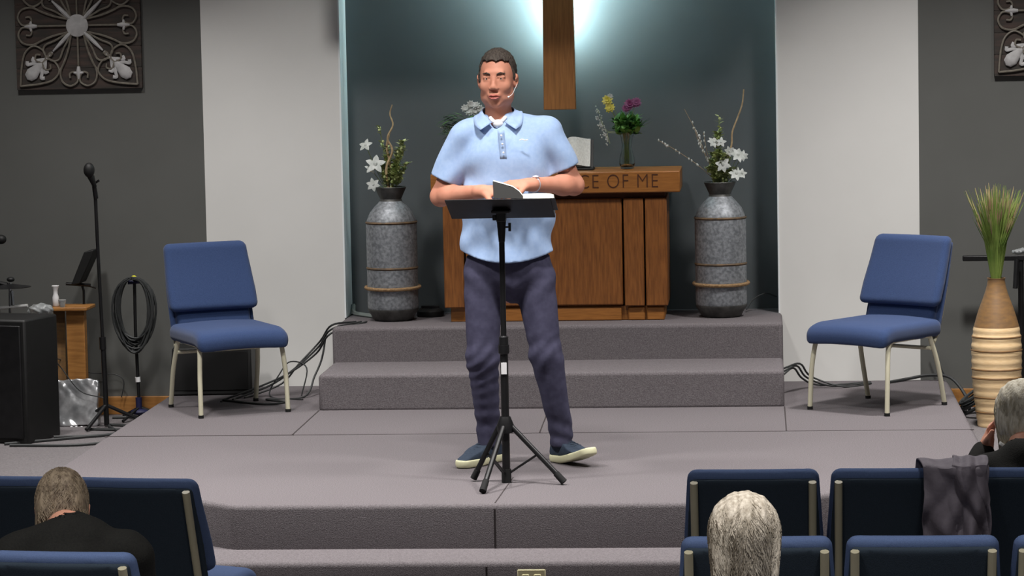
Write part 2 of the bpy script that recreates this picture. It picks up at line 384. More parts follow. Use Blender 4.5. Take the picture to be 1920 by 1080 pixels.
# ================================================================== CROSS
cr = thing('wooden_cross', (-1.068, 16.30, 1.5), 0, 'plain wooden cross hung in the niche with bright light behind it', 'cross')
yb0, yb1 = -0.03, 0.03
m_ = MB(); m_.add([(-0.088, yb0, 0), (0.088, yb0, 0), (0.088, yb1, 0), (-0.088, yb1, 0), (-0.076, yb0, 1.4), (0.076, yb0, 1.4), (0.076, yb1, 1.4), (-0.076, yb1, 1.4)],
      [(3, 2, 1, 0), (4, 5, 6, 7), (0, 1, 5, 4), (1, 2, 6, 5), (2, 3, 7, 6), (3, 0, 4, 7)]); m_.build('upright_beam', 'cross_wood', cr, 0.004)
MB().box((-0.42, -0.032, 0.86), (0.42, 0.028, 1.02)).build('crossbar', 'cross_wood', cr, 0.004)
MB().box((-0.045, 0.035, 0.40), (0.045, 0.05, 1.3)).build('lamp_strip', 'led', cr)
MB().box((-0.38, 0.035, 0.90), (0.38, 0.05, 0.97)).build('lamp_strip', 'led', cr)
for z_ in (.5, 1.2): MB().box((-0.02, 0.03, z_), (0.02, 0.197, z_+.04)).build('wall_bracket', 'black_metal', cr)

# ================================================================== ALTAR TABLE
AX0, AX1 = -1.672, -0.482
AY = 15.95; AB = 2*R_
zt = at(1150, 321, Y=AY)[2]; zb = at(1150, 361, Y=AY)[2]
al = thing('altar_table', (-1.077, AY, AB), 0, 'large wooden communion table with carved lettering on its top rail', 'altar')
def L_(mb): mb.v = [v-Vector((-1.077, AY, AB)) for v in mb.v]; return mb
zk = at(1100, 574, Y=AY)[2]
xa, xb = at(833, 500, Y=AY)[0], at(1252, 500, Y=AY)[0]
L_(MB().box((xa+0.03, AY+0.01, AB), (xb-0.02, AY+0.42, zk))).build('plinth', 'oak_slab', al, 0.004)
L_(MB().box((xa+0.245, AY-0.008, AB), (xb-0.25, AY+0.02, zk-0.006)).box((xb-0.215, AY-0.008, AB), (xb-0.125, AY+0.02, zk-0.006)).box((xb-0.115, AY-0.008, AB), (xb-0.022, AY+0.02, zk-0.006))).build('plinth_block', 'oak_slab', al, 0.006)
L_(MB().box((xa+0.24, AY-0.02, zk+0.005), (xb-0.24, AY+0.43, zb-0.03))).build('front_panel', 'oak', al, 0.008)
for a, b in ((xa, xa+0.11), (xa+0.12, xa+0.232), (xb-0.232, xb-0.125), (xb-0.117, xb)):
    L_(MB().box((a, AY-0.028, zk), (b, AY+0.44, zb-0.03))).build('corner_post', 'oak', al, 0.006)
L_(MB().box((xa+0.01, AY+0.0, zb-0.035), (xb-0.01, AY+0.42, zb+0.01))).build('neck', 'carved', al)
sx0, sx1 = -1.077-(at(1275, 340, Y=AY-0.05)[0]+1.077), at(1275, 340, Y=AY-0.05)[0]
L_(MB().box((sx0, AY-0.055, zb), (sx1, AY+0.47, zt))).build('table_top', 'oak_slab', al, 0.006)
tx = bpy.data.curves.new('altar_text', 'FONT'); tx.body = 'IN REMEMBRANCE OF ME'; tx.size = 0.108; tx.extrude = 0.0012; tx.align_x = 'CENTER'; tx.offset = -0.0018; tx.space_character = 1.12
to = bpy.data.objects.new('altar_text', tx); COL.objects.link(to)
me = bpy.data.meshes.new_from_object(to.evaluated_get(bpy.context.evaluated_depsgraph_get())); bpy.data.objects.remove(to)
xs = [v.co.x for v in me.vertices]; tw = max(xs)-min(xs)
tx0 = sx0+0.09; tx1 = at(1233, 345, Y=AY-0.056)[0]; sc_ = (tx1-tx0)/tw
me.transform(Matrix.Translation(((tx0+tx1)/2+1.077, -0.0555, (zb+zt)/2-0.030-AB)) @ Matrix.Rotation(math.pi/2, 4, 'X') @ Matrix.Diagonal((sc_, 1, 1, 1)))
link('carved_lettering', me, 'carved', al)

# open bible on a small stand
bi = thing('open_bible', (at(1062, 316, Y=16.12)[0], 16.12, zt), 0, 'large open bible propped on the altar table behind the speaker', 'book')
bm_ = MB(); TI = Matrix.Rotation(math.radians(-28), 4, 'X')
def page(sgn):
    v = []; K = 8
    for i in range(K+1):
        t = i/K; x = sgn*0.13*t; b = 0.035*math.sin(math.pi*min(1, t*1.15)**0.7)*(1-t*0.55)+0.004
        v += [(x, -b-0.01, 0.0), (x, -b-0.01, 0.165), (x, 0.012, 0.0), (x, 0.012, 0.165)]
    f = []
    for i in range(K):
        a = 4*i; f += [(a, a+4, a+5, a+1), (a+2, a+3, a+7, a+6), (a+1, a+5, a+7, a+3), (a, a+2, a+6, a+4)]
    f += [(0, 1, 3, 2), (4*K, 4*K+2, 4*K+3, 4*K+1)]
    return [tuple(TI @ Vector(q)+Vector((0, 0, 0.014))) for q in v], f
for s_ in (-1, 1): MB().add(*page(s_)).build('page_block', 'page_print', bi)
MB().box((-0.145, 0.01, -0.004), (0.145, 0.02, 0.17), Matrix.Translation((0, 0, 0.014)) @ TI).build('cover', 'book_cover', bi)
MB().box((-0.15, -0.06, 0), (0.15, 0.09, 0.012)).build('stand', 'book_cover', bi, 0.003)

# ================================================================== FLOWERS
def flower(mb, c, r, n=8, tilt=None, layers=2):
    ax = Vector(tilt if tilt else (random.uniform(-.5, .5), -1, random.uniform(0, .8))).normalized(); u = ax.orthogonal().normalized(); v = ax.cross(u)
    for L in range(layers):
        for k in range(n):
            a = 2*math.pi*(k+L*.5)/n+random.uniform(-.1, .1); d = (u*math.cos(a)+v*math.sin(a))*(1-0.25*L)+ax*(0.25+0.45*L)
            mb.leaf(c, d, r*(1-.2*L), r*0.6, up=tuple(ax), bend=0.25)
    mb.ell(c, r*0.22, 6, 4)
def glass_bouquet(x, Y, label):
    t = thing('flower_vase', (x, Y, zt), 0, label, 'vase'); return t
vx = at(1176, 316, Y=16.15)[0]
def build_bouquet(t, kind):
    hv = 0.20
    MB().lathe([(0.028, 0), (0.036, 0.004), (0.043, 0.03), (0.042, 0.06), (0.03, 0.1), (0.027, 0.13), (0.032, 0.17), (0.045, hv), (0.041, hv), (0.028, 0.17), (0.023, 0.13), (0.026, 0.1), (0.037, 0.06), (0.038, 0.03), (0.02, 0.012)], n=28).build('glass_vase', 'glass', t)
    st = MB()
    for k in range(14):
        a = random.uniform(0, 6.28); r = random.uniform(.004, .017)
        st.tube([(r*math.cos(a), r*math.sin(a), 0.02), (r*.8*math.cos(a), r*.8*math.sin(a), 0.13), (2*r*math.cos(a), 2*r*math.sin(a), 0.24)], 0.0028, 5)
    st.build('stem_bunch', 'stem', t)
    lf = MB(); ld = MB()
    if kind == 1:
        for k in range(300):
            a = random.uniform(0, 6.28); e = random.uniform(0.25, 1.5); l = random.uniform(.05, .1); p = (random.uniform(-.055, .06), random.uniform(-.035, .035), .185+random.uniform(0, .085))
            (lf if k % 3 else ld).leaf(p, (math.cos(a)*math.cos(e), math.sin(a)*math.cos(e), math.sin(e)-.15), l*.62, .030, bend=.3)
        for dx, dz in ((.115, .30), (.10, .27), (.09, .24)): (lf if dx < .1 else ld).leaf((.04, -.01, .2), (dx-.03, -.01, dz-.19), .12, .035)
    else:
        for k in range(150):
            a = random.uniform(2.2, 4.2); l = random.uniform(.05, .09); p = (-.02-random.uniform(0, .10), random.uniform(-.04, .03), .2+random.uniform(0, .11))
            (lf if k % 3 else ld).leaf(p, (math.cos(a), math.sin(a)*.5, random.uniform(-.1, .6)), l, .016, bend=.3)
        for k in range(60):
            a = random.uniform(0, 6.28); (ld if k % 2 else lf).leaf((random.uniform(-.05, .08), random.uniform(-.04, .04), .19+random.uniform(0, .09)), (math.cos(a), math.sin(a), .7), .07, .022)
    lf.build('leaf_bunch', 'leaf', t); ld.build('dark_leaf_bunch', 'leaf_dark', t)
    if kind == 1:
        fs_ = MB()
        for (dx, dz) in ((-.10, .375), (-.088, .335), (-.085, .39), (.022, .35), (.05, .365), (.0, .33)): fs_.tube(spline([(dx*.2, 0, .2), (dx*.6, -.01, .2+(dz-.2)*.5), (dx, -.018, dz-.008)], 4), .002, 4)
        fs_.build('flower_stem', 'stem', t)
        for (dx, dz, r) in ((-.10, .375, .032), (-.088, .335, .03)):
            f = MB(); flower(f, (dx, -.02, dz), r, 10, (-.2, -1, .3), 3); f.build('yellow_flower', 'petal_yellow', t)
        f = MB(); flower(f, (-.085, -.02, .395), .018, 8); f.build('white_flower', 'petal_white', t)
        for (dx, dz, r) in ((.020, .352, .032), (.055, .36, .03), (.0, .33, .024)):
            f = MB(); flower(f, (dx, -.02, dz), r, 11, (.1, -1, .35), 3); f.build('purple_flower', 'petal_purple', t)
        f = MB(); tw = MB()
        path = [(-.03, -.01, .2), (-.09, -.02, .20), (-.125, -.02, .24), (-.155, -.02, .33)]
        tw.tube(spline(path, 5), .0012, 4); tw.tube(spline([(-.03, -.01, .2), (-.1, -.02, .2), (-.09, -.02, .14)], 5), .0012, 4); tw.build('sprig_stem', 'leaf_pale', t)
        for k in range(75):
            q = random.random(); p = np.array(at_path([(-.09, -.03, .135), (-.12, -.02, .20), (-.14, -.02, .26), (-.158, -.02, .335)], q))+rng.normal(0, .009, 3)
            f.ell(tuple(p), .0045, 5, 4)
        f.build('white_sprig', 'petal_white', t)
    else:
        for (dx, dz) in ((-.03, .345), (.0, .365), (.03, .36), (.05, .34), (.02, .33), (-.01, .325), (.055, .3), (.045, .27)):
            f = MB(); flower(f, (dx, -.03, dz), .024, 9, None, 2); f.build('white_flower', 'petal_white', t)
        f = MB()
        for k in range(26): f.ell((-.15+random.uniform(-.02, .03), -.02, .235+random.uniform(-.02, .02)), .005, 5, 4)
        f.build('white_sprig', 'petal_white', t)
def at_path(P, q):
    P = [np.array(p) for p in P]; n = len(P)-1; i = min(int(q*n), n-1); t = q*n-i; return P[i]*(1-t)+P[i+1]*t
build_bouquet(glass_bouquet(vx, 16.15, 'glass vase of yellow and purple flowers at the right end of the altar table'), 1)
build_bouquet(glass_bouquet(at(886, 316, Y=16.15)[0], 16.15, 'vase of green fern and white flowers behind the speaker'), 2)

def milk_can(px, py, label, kind):
    x, y, z = at(px, py, z=AB); y = 16.10; x = at(px, py, Y=y)[0]
    t = thing('metal_floor_vase', (x, y, AB), 0, label, 'vase', 'galvanised metal vases beside the altar')
    S = 347.0
    q = lambda w_, yy: (w_/S, (603-yy)/S)
    MB().lathe([q(33, 603), q(37, 600), q(41, 592), q(47, 582), q(48, 575), q(48, 420), q(46, 412), q(40, 398), q(30, 386), q(24, 380), q(22, 377)], n=48).build('can_body', 'galvanised', t)
    MB().lathe([q(23, 381), q(20, 373), q(30, 351), q(29.3, 350), q(28.6, 351), q(18.5, 373), q(18, 378)], n=40).build('flared_neck', 'galvanised_dark', t)
    MB().lathe([q(33.5, 603), q(38, 600), q(42, 592), q(48.3, 583), q(48.3, 580), q(44, 585)], n=48, cap=False).build('base_rim', 'galvanised_dark', t)
    for yy in (417, 503): MB().lathe([q(48, yy+2.5), q(49.6, yy), q(48, yy-2.5)], n=48, cap=False).build('rust_band', 'rust', t)
    a = MB(); pts = [(51/S*math.cos(i/40*6.2832), 51/S*math.sin(i/40*6.2832), (603-540)/S+0.004*math.sin(i/40*6.28)) for i in range(41)]; a.tube(pts, 0.0095, 8).build('rope_band', 'rope', t)
    top = (603-352)/S
    tw = MB(); pl = MB(); wh = MB(); gr = MB()
    if kind == 0:
        tw.tube(spline([(0, 0, top-.05), (-.02, -.01, top+.1), (.015, 0, top+.2), (-.01, 0, top+.27), (.02, .01, top+.34), (.005, .01, top+.4), (.02, 0, top+.45)], 6), [0.008-0.000135*i for i in range(37)], 6)
        tw.tube(spline([(.01, .01, top-.05), (.0, .01, top+.12), (-.015, .0, top+.22), (.0, .01, top+.3)], 6), 0.006, 6)
        spikes = [(.075, .25, 30), (.05, .2, 24), (-.02, .22, 24), (.03, .15, 20), (.09, .13, 14), (-.05, .12, 16), (-.05, .33, 3)]
        flo = [(-.125, .235, .045), (-.075, .13, .055), (-.105, .105, .04), (-.09, .02, .035)]
    else:
        tw.tube(spline([(0, 0, top-.05), (.03, -.01, top+.09), (.065, 0, top+.2), (.07, 0, top+.27), (.10, .01, top+.35), (.125, .01, top+.42), (.135, 0, top+.5)], 6), [0.0062-0.00007*i for i in range(37)], 6)
        spikes = [(.0, .36, 10), (-.01, .27, 22), (-.03, .16, 24), (-.045, .12, 20), (.02, .15, 20), (.05, .16, 14), (-.06, .08, 18), (.07, .08, 14)]
        flo = [(-.03, .22, .04), (.01, .22, .03), (.10, .15, .04), (.125, .145, .03), (.02, .1, .042), (.09, .05, .045), (.055, .17, .03), (.12, .05, .03)]
        for path in ([(-.01, 0, top), (-.12, 0, top+.1), (-.25, -.01, top+.19), (-.32, -.01, top+.23)], [(0, 0, top), (-.06, 0, top+.12), (-.12, 0, top+.27), (-.185, 0, top+.40)], [(0, 0, top), (-.055, .01, top+.12), (-.085, .01, top+.27)], [(0, 0, top), (-.1, 0, top+.2), (-.135, .01, top+.3)]):
            tw.tube(spline(path, 6), 0.0016, 4)
            for k in range(12):
                p = at_path(path, .25+.75*random.random()); wh.ell((p[0]+random.uniform(-.008, .008), p[1], p[2]+random.uniform(-.006, .006)), (.0045, .0045, .008), 6, 4)
    for dx, h_, n in spikes:
        pth = [(dx*.15, random.uniform(-.02, .02), top-.03), (dx*.6, random.uniform(-.03, .03), top+h_*.5), (dx, random.uniform(-.03, .03), top+h_)]
        gr.tube(spline(pth, 5), 0.0022, 4)
        for k in range(n*4):
            p = at_path(pth, .2+.8*random.random()); a = random.uniform(0, 6.28)
            pl.leaf(tuple(p), (math.cos(a), math.sin(a), .8), random.uniform(.026, .046), .019, bend=.3)
            if k % 3 == 0: pl.ell(tuple(p+rng.normal(0, .007, 3)), .008, 5, 4)
    tw.build('curly_twig', 'twig', t); gr.build('stem_bunch', 'stem', t); pl.build('pale_leaf_spike', 'leaf_pale', t)
    if wh.v: wh.build('pussy_willow_bud', 'petal_white', t)
    for dx, dz, r in flo:
        fy = -.03+random.uniform(-.02, .02); gs = MB().tube(spline([(dx*.1, 0, top-.03), (dx*.6, fy*.5, top+dz*.45), (dx, fy, top+dz)], 5), .0018, 4).build('flower_stem', 'stem', t)
        f = MB(); flower(f, (dx, fy, top+dz), r*random.uniform(.85, 1.1), random.choice((5, 6, 7)), None, 1); f.build('white_flower', 'petal_white', t)
    return t
milk_can(738, 603, 'galvanised metal can vase left of the altar with white lilies and a curly twig', 0)
milk_can(1353, 598, 'galvanised metal can vase right of the altar with pussy willow sprays', 1)

# ================================================================== CHAIRS
def cushion(lo, hi, fn, m, parent, name, h=0.009):
    s = Solid(lo, hi, h); s.put(fn, lo, hi, 0); return s.mesh(name, m, parent, smooth=1)
def rbox(X, Y, Z, c, hx, hy, hz, r):
    qx = np.abs(X-c[0])-hx+r; qy = np.abs(Y-c[1])-hy+r; qz = np.abs(Z-c[2])-hz+r
    return np.sqrt(np.maximum(qx, 0)**2+np.maximum(qy, 0)**2+np.maximum(qz, 0)**2)+np.minimum(np.maximum(np.maximum(qx, qy), qz), 0)-r
def chair(label, cat_group, fab, metal, fx=0.235, fy=0.245, ptop=.60):
    t = thing('church_chair', (0, 0, 0), 0, label, 'chair', cat_group)
    def seat(X, Y, Z):
        top = 0.438+0.012*np.cos(X*6)-np.maximum(0, -Y-0.16)**2*2.2
        zz = Z+(0.45-top); return rbox(X, Y, Z+(0.438-top), (0, -0.016, 0.395), 0.245, 0.264, 0.045, 0.036)
    cushion((-.27, -.31, .33), (.27, .25, .48), seat, fab, t, 'seat')
    TA = 0.33
    def back(X, Y, Z):
        yy = Y-(0.242+(Z-0.5)*TA)-X*X*0.35*(-1)*0-0.25*X*X*(-1)
        w_ = 1.0+np.clip((0.86-Z)*0.30, -.02, 0.075)
        return rbox(X/w_, yy+0.013*(1-np.sin(np.clip((Z-.64)/.12, -1.57, 1.57))), Z, (0, 0.004, 0.680), 0.226, 0.034, 0.175, 0.032)
    cushion((-.28, .07, .47), (.28, .48, .89), back, fab, t, 'back_cushion')
    def lum(X, Y, Z):
        yy = Y-(0.242+(Z-0.5)*TA)-0.22*X*X*(-1)-0.018
        return rbox(X, yy, Z, (0, 0, 0.50), 0.204, 0.030, 0.11, 0.024)
    cushion((-.25, .08, .36), (.25, .40, .64), lum, fab, t, 'lumbar_cushion')
    def pan(X, Y, Z):
        yy = Y-(0.242+(Z-0.5)*TA)+0.25*X*X-0.042
        w_ = 1.0+np.clip((0.86-Z)*0.30, -.02, 0.075)
        return rbox(X/w_, yy, Z, (0, 0, 0.61), 0.215, 0.016, 0.215, 0.012)
    cushion((-.27, .1, .36), (.27, .48, .88), pan, 'row_back_shaded' if fab == 'row_fabric' else fab, t, 'back_panel')
    by = lambda z, x: 0.242+(z-0.5)*TA-0.25*x*x+0.066
    for s_ in (-1, 1):
        xx = s_*0.2035
        MB().tube([(xx, by(.33, xx)-.02, .335), (xx, by(.45, xx), .45), (xx, by(.52, xx), .52), (xx, by(ptop, xx), ptop)], 0.0138, 10).build('back_post', metal, t)
        fr = MB(); x1 = s_*0.222; x2 = s_*fx
        fr.tube(spline([(x2, -fy, 0.012), (x2*.985, -fy+.012, .2), (x1, -fy+.035, .335), (x1, -fy+.07, .365), (x1, -.05, .368)], 6), 0.0125, 10)
        fr.build('front_leg', metal, t)
        rr = MB(); rr.tube(spline([(x2, fy+.02, 0.012), (x2*.99, fy-.03, .2), (x1, fy-.075, .33), (x1, fy-.115, .366), (x1, -.05, .368)], 6), 0.0125, 10)
        rr.build('rear_leg', metal, t)
        for yy in (-fy, fy+.02): MB().lathe([(0.0145, 0), (0.0145, 0.016)], (x2, yy, 0), 12).build('foot_cap', 'rubber', t)
        MB().tube([(x1, by(.33, x1)-.05, .33), (xx, by(.38, xx), .38)], 0.011, 8).build('bracket', metal, t)
    MB().tube([(-.222, -fy+.06, .345), (.222, -fy+.06, .345)], 0.012, 10).build('front_rail', metal, t)
    MB().tube([(-.222, fy-.08, .30), (.222, fy-.08, .30)], 0.010, 10).build('rear_rail', metal, t)
    return t
GS = 'blue chairs set out on the stage'
c1 = chair('blue cushioned chair with cream legs on the stage left of the steps', GS, 'blue_fabric', 'cream_metal')
c1.location = (-2.752, 15.25, 0); c1.rotation_euler.z = math.radians(28.5)
c2 = copy_tree(c1); c2['label'] = 'blue cushioned chair with cream legs on the stage right of the steps'
c2.location = (0.589, 15.119, 0); c2.rotation_euler.z = math.radians(-37)
GR = 'blue congregation chairs seen from behind'
rows = [  # x, bar Y, rot, label
    (-0.026, 10.20, 180, 'empty dark blue chair in the front row nearest the centre aisle on the right'),
    (0.470, 10.20, 180, 'dark blue front row chair with a grey jacket hanging over its right side'),
    (0.964, 10.20, 180, 'dark blue front row chair the silver haired woman sits in, at the right edge'),
    (-0.015, 8.868, 180, 'dark blue second row chair partly hidden by the grey haired head'),
    (0.482, 8.868, 180, 'empty dark blue second row chair just below the hanging jacket'),
    (0.980, 8.868, 180, 'dark blue second row chair cut off by the right edge of the photo'),
    (-2.18, 10.10, 172, 'dark blue front row chair on the left of the aisle with its right post showing'),
    (-2.67, 10.17, 172, 'dark blue front row chair at the left edge behind the bowed head'),
    (-2.10, 8.67, 174, 'dark blue second row chair the person in the black sweater sits in'),
    (0.28, 7.52, 180, 'dark blue third row chair under the grey haired person'),
]
cr_ = None
for x, yb_, rz, lab in rows:
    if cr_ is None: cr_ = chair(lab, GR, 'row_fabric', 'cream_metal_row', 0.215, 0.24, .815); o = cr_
    else: o = copy_tree(cr_); o['label'] = lab
    a = math.radians(rz)
    # the posts sit 0.34 m behind the chair centre at post-top height
    off = Vector((0, 0.400, 0)); off.rotate(Matrix.Rotation(a, 3, 'Z'))
    o.location = (x-off.x, yb_-off.y, ZF); o.rotation_euler.z = a
#ROWS_END

# ================================================================== LECTERN (music stand on tripod)
PX, PY = -1.097, 12.75
ms = thing('tripod_lectern', (PX, PY, 0), 0, 'black tripod music stand lectern standing in front of the speaker', 'lectern')
MB().tube([(0, 0, 0.02), (0, 0, 0.62)], 0.0175, 14).build('lower_pole', 'black_metal', ms)
MB().tube([(0, 0, 0.56), (0, 0, 1.12)], 0.0125, 14).build('upper_pole', 'black_metal', ms)
MB().lathe([(0.018, 0.56), (0.024, 0.565), (0.024, 0.60), (0.02, 0.60), (0.02, 0.635), (0.014, 0.64)], n=16).build('clamp_collar', 'black_metal', ms)
MB().box((-0.012, -0.0205, 0.475), (0.012, -0.017, 0.525)).build('sticker', 'sticker', ms)
MB().lathe([(0.02, 0.215), (0.036, 0.22), (0.038, 0.25), (0.024, 0.285), (0.022, 0.29)], n=18).build('leg_hub', 'black_metal', ms)
MB().lathe([(0.021, 0.0), (0.021, 0.06)], n=16).build('pole_foot', 'rubber', ms)
for fx_, fy_ in ((at(905, 922, z=.01)[0]-PX, at(905, 922, z=.01)[1]-PY), (at(888, 898, z=.01)[0]-PX, at(888, 898, z=.01)[1]-PY), (at(1058, 905, z=.01)[0]-PX, at(1058, 905, z=.01)[1]-PY)):
    d = Vector((fx_, fy_, 0)).normalized()*0.03
    lg = MB().tube([(d.x, d.y, 0.245), (fx_, fy_, 0.014)], 0.0115, 10).build('leg', 'black_metal', ms)
    k = Vector((fx_, fy_, 0))
    MB().tube([(d.x+(fx_-d.x)*.84, d.y+(fy_-d.y)*.84, 0.05), (fx_, fy_, 0.012)], [0.014, 0.0155], 10).build('rubber_foot', 'rubber', lg)
    MB().tube([(d.x*.6, d.y*.6, 0.045), (d.x+(fx_-d.x)*.5, d.y+(fy_-d.y)*.5, 0.13)], 0.005, 8).build('brace', 'black_metal', ms)
TILT = math.radians(-19); PL = 0.30
ztop = at(940, 373, Y=PY-0.14)[2]
DM = Matrix.Translation((-0.003, -0.14, ztop)) @ Matrix.Rotation(TILT, 4, 'X')
dk = MB(); W2 = 0.226
dk.box((-W2, 0, -.004), (W2, PL, 0)).box((-W2, PL-.003, -.004), (W2, PL, 0.03))
dk.v = [DM @ v for v in dk.v]; dk.build('desk', 'desk_metal', ms, 0.0015)
zz0 = ztop-.055
MB().box((-0.04, -0.05, zz0-0.012), (0.04, 0.05, zz0+.0)).box((-0.02, -0.03, zz0-0.05), (0.02, 0.03, zz0)).box((-0.036, -0.03, zz0-0.044), (-0.02, 0.0, zz0-0.022)).tube([(0, 0, zz0-0.14), (0, 0, zz0-0.03)], [0.0135, 0.022], 12).build('tilt_bracket', 'black_metal', ms, 0.003)
MB().tube([(0.012, 0, zz0-.075), (0.035, 0, zz0-.075)], 0.004, 8).tube([(0.035, 0, zz0-.093), (0.035, 0, zz0-.057)], 0.006, 8).build('knob', 'black_metal', ms)
# the speaker's open book on the desk
nb = thing('open_book', (at(981, 372, Y=PY-.13)[0], PY-0.14, ztop+.0015), 0, 'open black-covered book lying on the lectern under the speaker\'s hands', 'book')
nb.rotation_euler = (TILT, 0, 0)
hz = 0.022
v = []; K = 8
for i in range(K+1):
    t = i/K; x = 0.130*t; b = hz*(0.93+0.10*math.sin(math.pi*t))
    if i == K: b *= 0.8
    v += [(x, .006, 0.0), (x, .006, b), (x, .19, 0.0), (x, .19, b)]
f = []
for i in range(K):
    a = 4*i; f += [(a, a+4, a+5, a+1), (a+2, a+3, a+7, a+6), (a+1, a+5, a+7, a+3), (a, a+2, a+6, a+4)]
f += [(0, 1, 3, 2), (4*K, 4*K+2, 4*K+3, 4*K+1)]
MB().add(v, f).build('page_block', 'paper', nb)
curve = [(0.0, hz*.5), (-.018, hz*.5+.022), (-.045, hz*.5+.042), (-.085, hz*.5+.055), (-.128, hz*.5+.068)]
def leafblock(off, th, y0, y1):
    v = []; f = []
    for i, (x, z) in enumerate(curve): v += [(x, y0, z+off), (x, y0, z+off+th), (x, y1, z+off), (x, y1, z+off+th)]
    for i in range(len(curve)-1):
        a = 4*i; f += [(a, a+4, a+5, a+1), (a+2, a+3, a+7, a+6), (a+1, a+5, a+7, a+3), (a, a+2, a+6, a+4)]
    n = 4*(len(curve)-1); f += [(0, 1, 3, 2), (n, n+2, n+3, n+1)]; return v, f
MB().add(*leafblock(0.0, 0.005, .006, .185)).build('page_block', 'paper', nb)
cvr = MB(); cc = [(0.002, 0.001), (-.03, .022), (-.075, .028), (-.10, .036), (-.130, hz*.5+.066)]
v = []; f = []
for (x, z) in [(0.0, hz*.5-.004), (-.018, hz*.5+.018), (-.045, hz*.5+.038), (-.085, hz*.5+.051), (-.130, hz*.5+.066)]: v += [(x, .002, z-.004), (x, .002, z), (x, .19, z-.004), (x, .19, z)]
for i in range(4):
    a = 4*i; f += [(a, a+4, a+5, a+1), (a+2, a+3, a+7, a+6), (a+1, a+5, a+7, a+3), (a, a+2, a+6, a+4)]
cvr.add(v, f).add([(-.130, .000, hz*.5+.064), (-.126, .000, .002), (0.0, .000, .0), (.0, .000, hz*.5-.004), (-.018, .000, hz*.5+.017), (-.045, .000, hz*.5+.037), (-.085, .000, hz*.5+.05),
   (-.130, .004, hz*.5+.064), (-.126, .004, .002), (0.0, .004, .0), (.0, .004, hz*.5-.004), (-.018, .004, hz*.5+.017), (-.045, .004, hz*.5+.037), (-.085, .004, hz*.5+.05)],
   [(0, 1, 2, 3, 4, 5, 6), (13, 12, 11, 10, 9, 8, 7)]+[(i, i+7, (i+1) % 7+7, (i+1) % 7) for i in range(7)]).box((-.0, .002, -.0015), (.136, .194, 0.0))
cvr.build('cover', 'book_cover', nb)


# ================================================================== PEOPLE
def frame(fwd, up=(0, 0, 1), tilt=0):
    f = Vector(fwd).normalized(); u = Vector(up); r = f.cross(u).normalized(); u = r.cross(f)
    if tilt: q = Matrix.Rotation(tilt, 3, f); r = q @ r; u = q @ u
    return np.array([[r.x, f.x, u.x], [r.y, f.y, u.y], [r.z, f.z, u.z]])
def head(S, C, R, s=1.0, face=True, neck=None):
    P = lambda x, y, z: np.array(C)+R@np.array([x, y, z])*s
    E = lambda c, r, k=.012, op='u': S.el(P(*c), np.array(r)*s, k*s, op, R)
    C_ = lambda a, b, ra, rb, k=.008, op='u': S.rc(P(*a), P(*b), ra*s, rb*s, k*s, op)
    E((0, -.014, .040), (.075, .096, .084)); E((0, .020, -.012), (.068, .074, .086), .02)
    E((0, .032, -.072), (.056, .050, .036), .025); E((0, .066, -.098), (.022, .018, .015), .02)
    for q in (-1, 1):
        E((q*.040, .062, -.022), (.024, .022, .024), .02)
        E((q*.052, .012, -.065), (.016, .034, .026), .025)
        E((q*.077, -.004, -.004), (.010, .019, .032), .006); E((q*.084, -.002, .006), (.006, .016, .022), .006)
        E((q*.084, .006, -.004), (.006, .008, .012), .004, 's')
    if face:
        C_((-.034, .079, .036), (.034, .079, .036), .011, .011, .012); 
        for q in (-1, 1):
            E((q*.031, .098, .014), (.017, .013, .009), .010, 's'); E((q*.031, .0755, .012), (.0145, .014, .0125), .003); C_((q*.020, .0865, .0045), (q*.042, .082, .004), .004, .0035, .003); C_((q*.019, .0885, .0185), (q*.043, .083, .0175), .0045, .004, .003)
            C_((q*.018, .088, .022), (q*.045, .080, .020), .0045, .004, .004)
            E((q*.013, .099, -.030), (.008, .009, .007), .006)
        C_((0, .088, .016), (0, .101, -.020), .008, .011, .010); E((0, .102, -.024), (.011, .010, .009), .008)
        E((0, .086, -.058), (.026, .014, .014), .012); E((0, .102, -.063), (.020, .010, .0035), .005, 's')
def hand(S, w, d, n, side, curl=(0.5, 0.7, 0.5), spread=0.02, thumb=(.6, .75, .25), s=1.0):
    """side=+1: thumb on the d x n side"""
    d = Vector(d).normalized(); n = Vector(n); n = (n-d*n.dot(d)).normalized(); t = d.cross(n)*side
    w = Vector(w)
    V = lambda v: np.array(v)
    R = np.array([[t.x, d.x, n.x], [t.y, d.y, n.y], [t.z, d.z, n.z]])
    S.el(V(w+d*.048*s), np.array((.040, .056, .0155))*s, .012, 'u', R)
    S.rc(V(w-d*.02), V(w+d*.03*s), .026*s, .024*s, .014, sq=(1, 1, 1))
    for i, (o, L, r) in enumerate(((.031, .072, .0088), (.0105, .080, .0092), (-.0105, .075, .0088), (-.031, .058, .0078))):
        p = w+d*(.088-abs(o)*.25)*s+t*o*s; a = 0; dd = d+t*o*spread*20
        dd.normalize()
        for j, (fr, c) in enumerate(((.45, curl[0]), (.31, curl[1]), (.24, curl[2]))):
            a += c; q = p+(dd*math.cos(a)+n*math.sin(a))*L*fr*s
            S.rc(V(p), V(q), r*(1-.07*j)*s, r*(1-.07*(j+1))*s, .004); p = q
    p = w+d*.022*s+t*.026*s; dv = (d*thumb[0]+t*thumb[1]+n*thumb[2]).normalized()
    q = p+dv*.042*s; S.rc(V(p), V(q), .0135*s, .0115*s, .01)
    dv2 = (d*(thumb[0]+.5)+t*thumb[1]*.5+n*(thumb[2]+.15)).normalized(); S.rc(V(q), V(q+dv2*.034*s), .0112*s, .0092*s, .005)

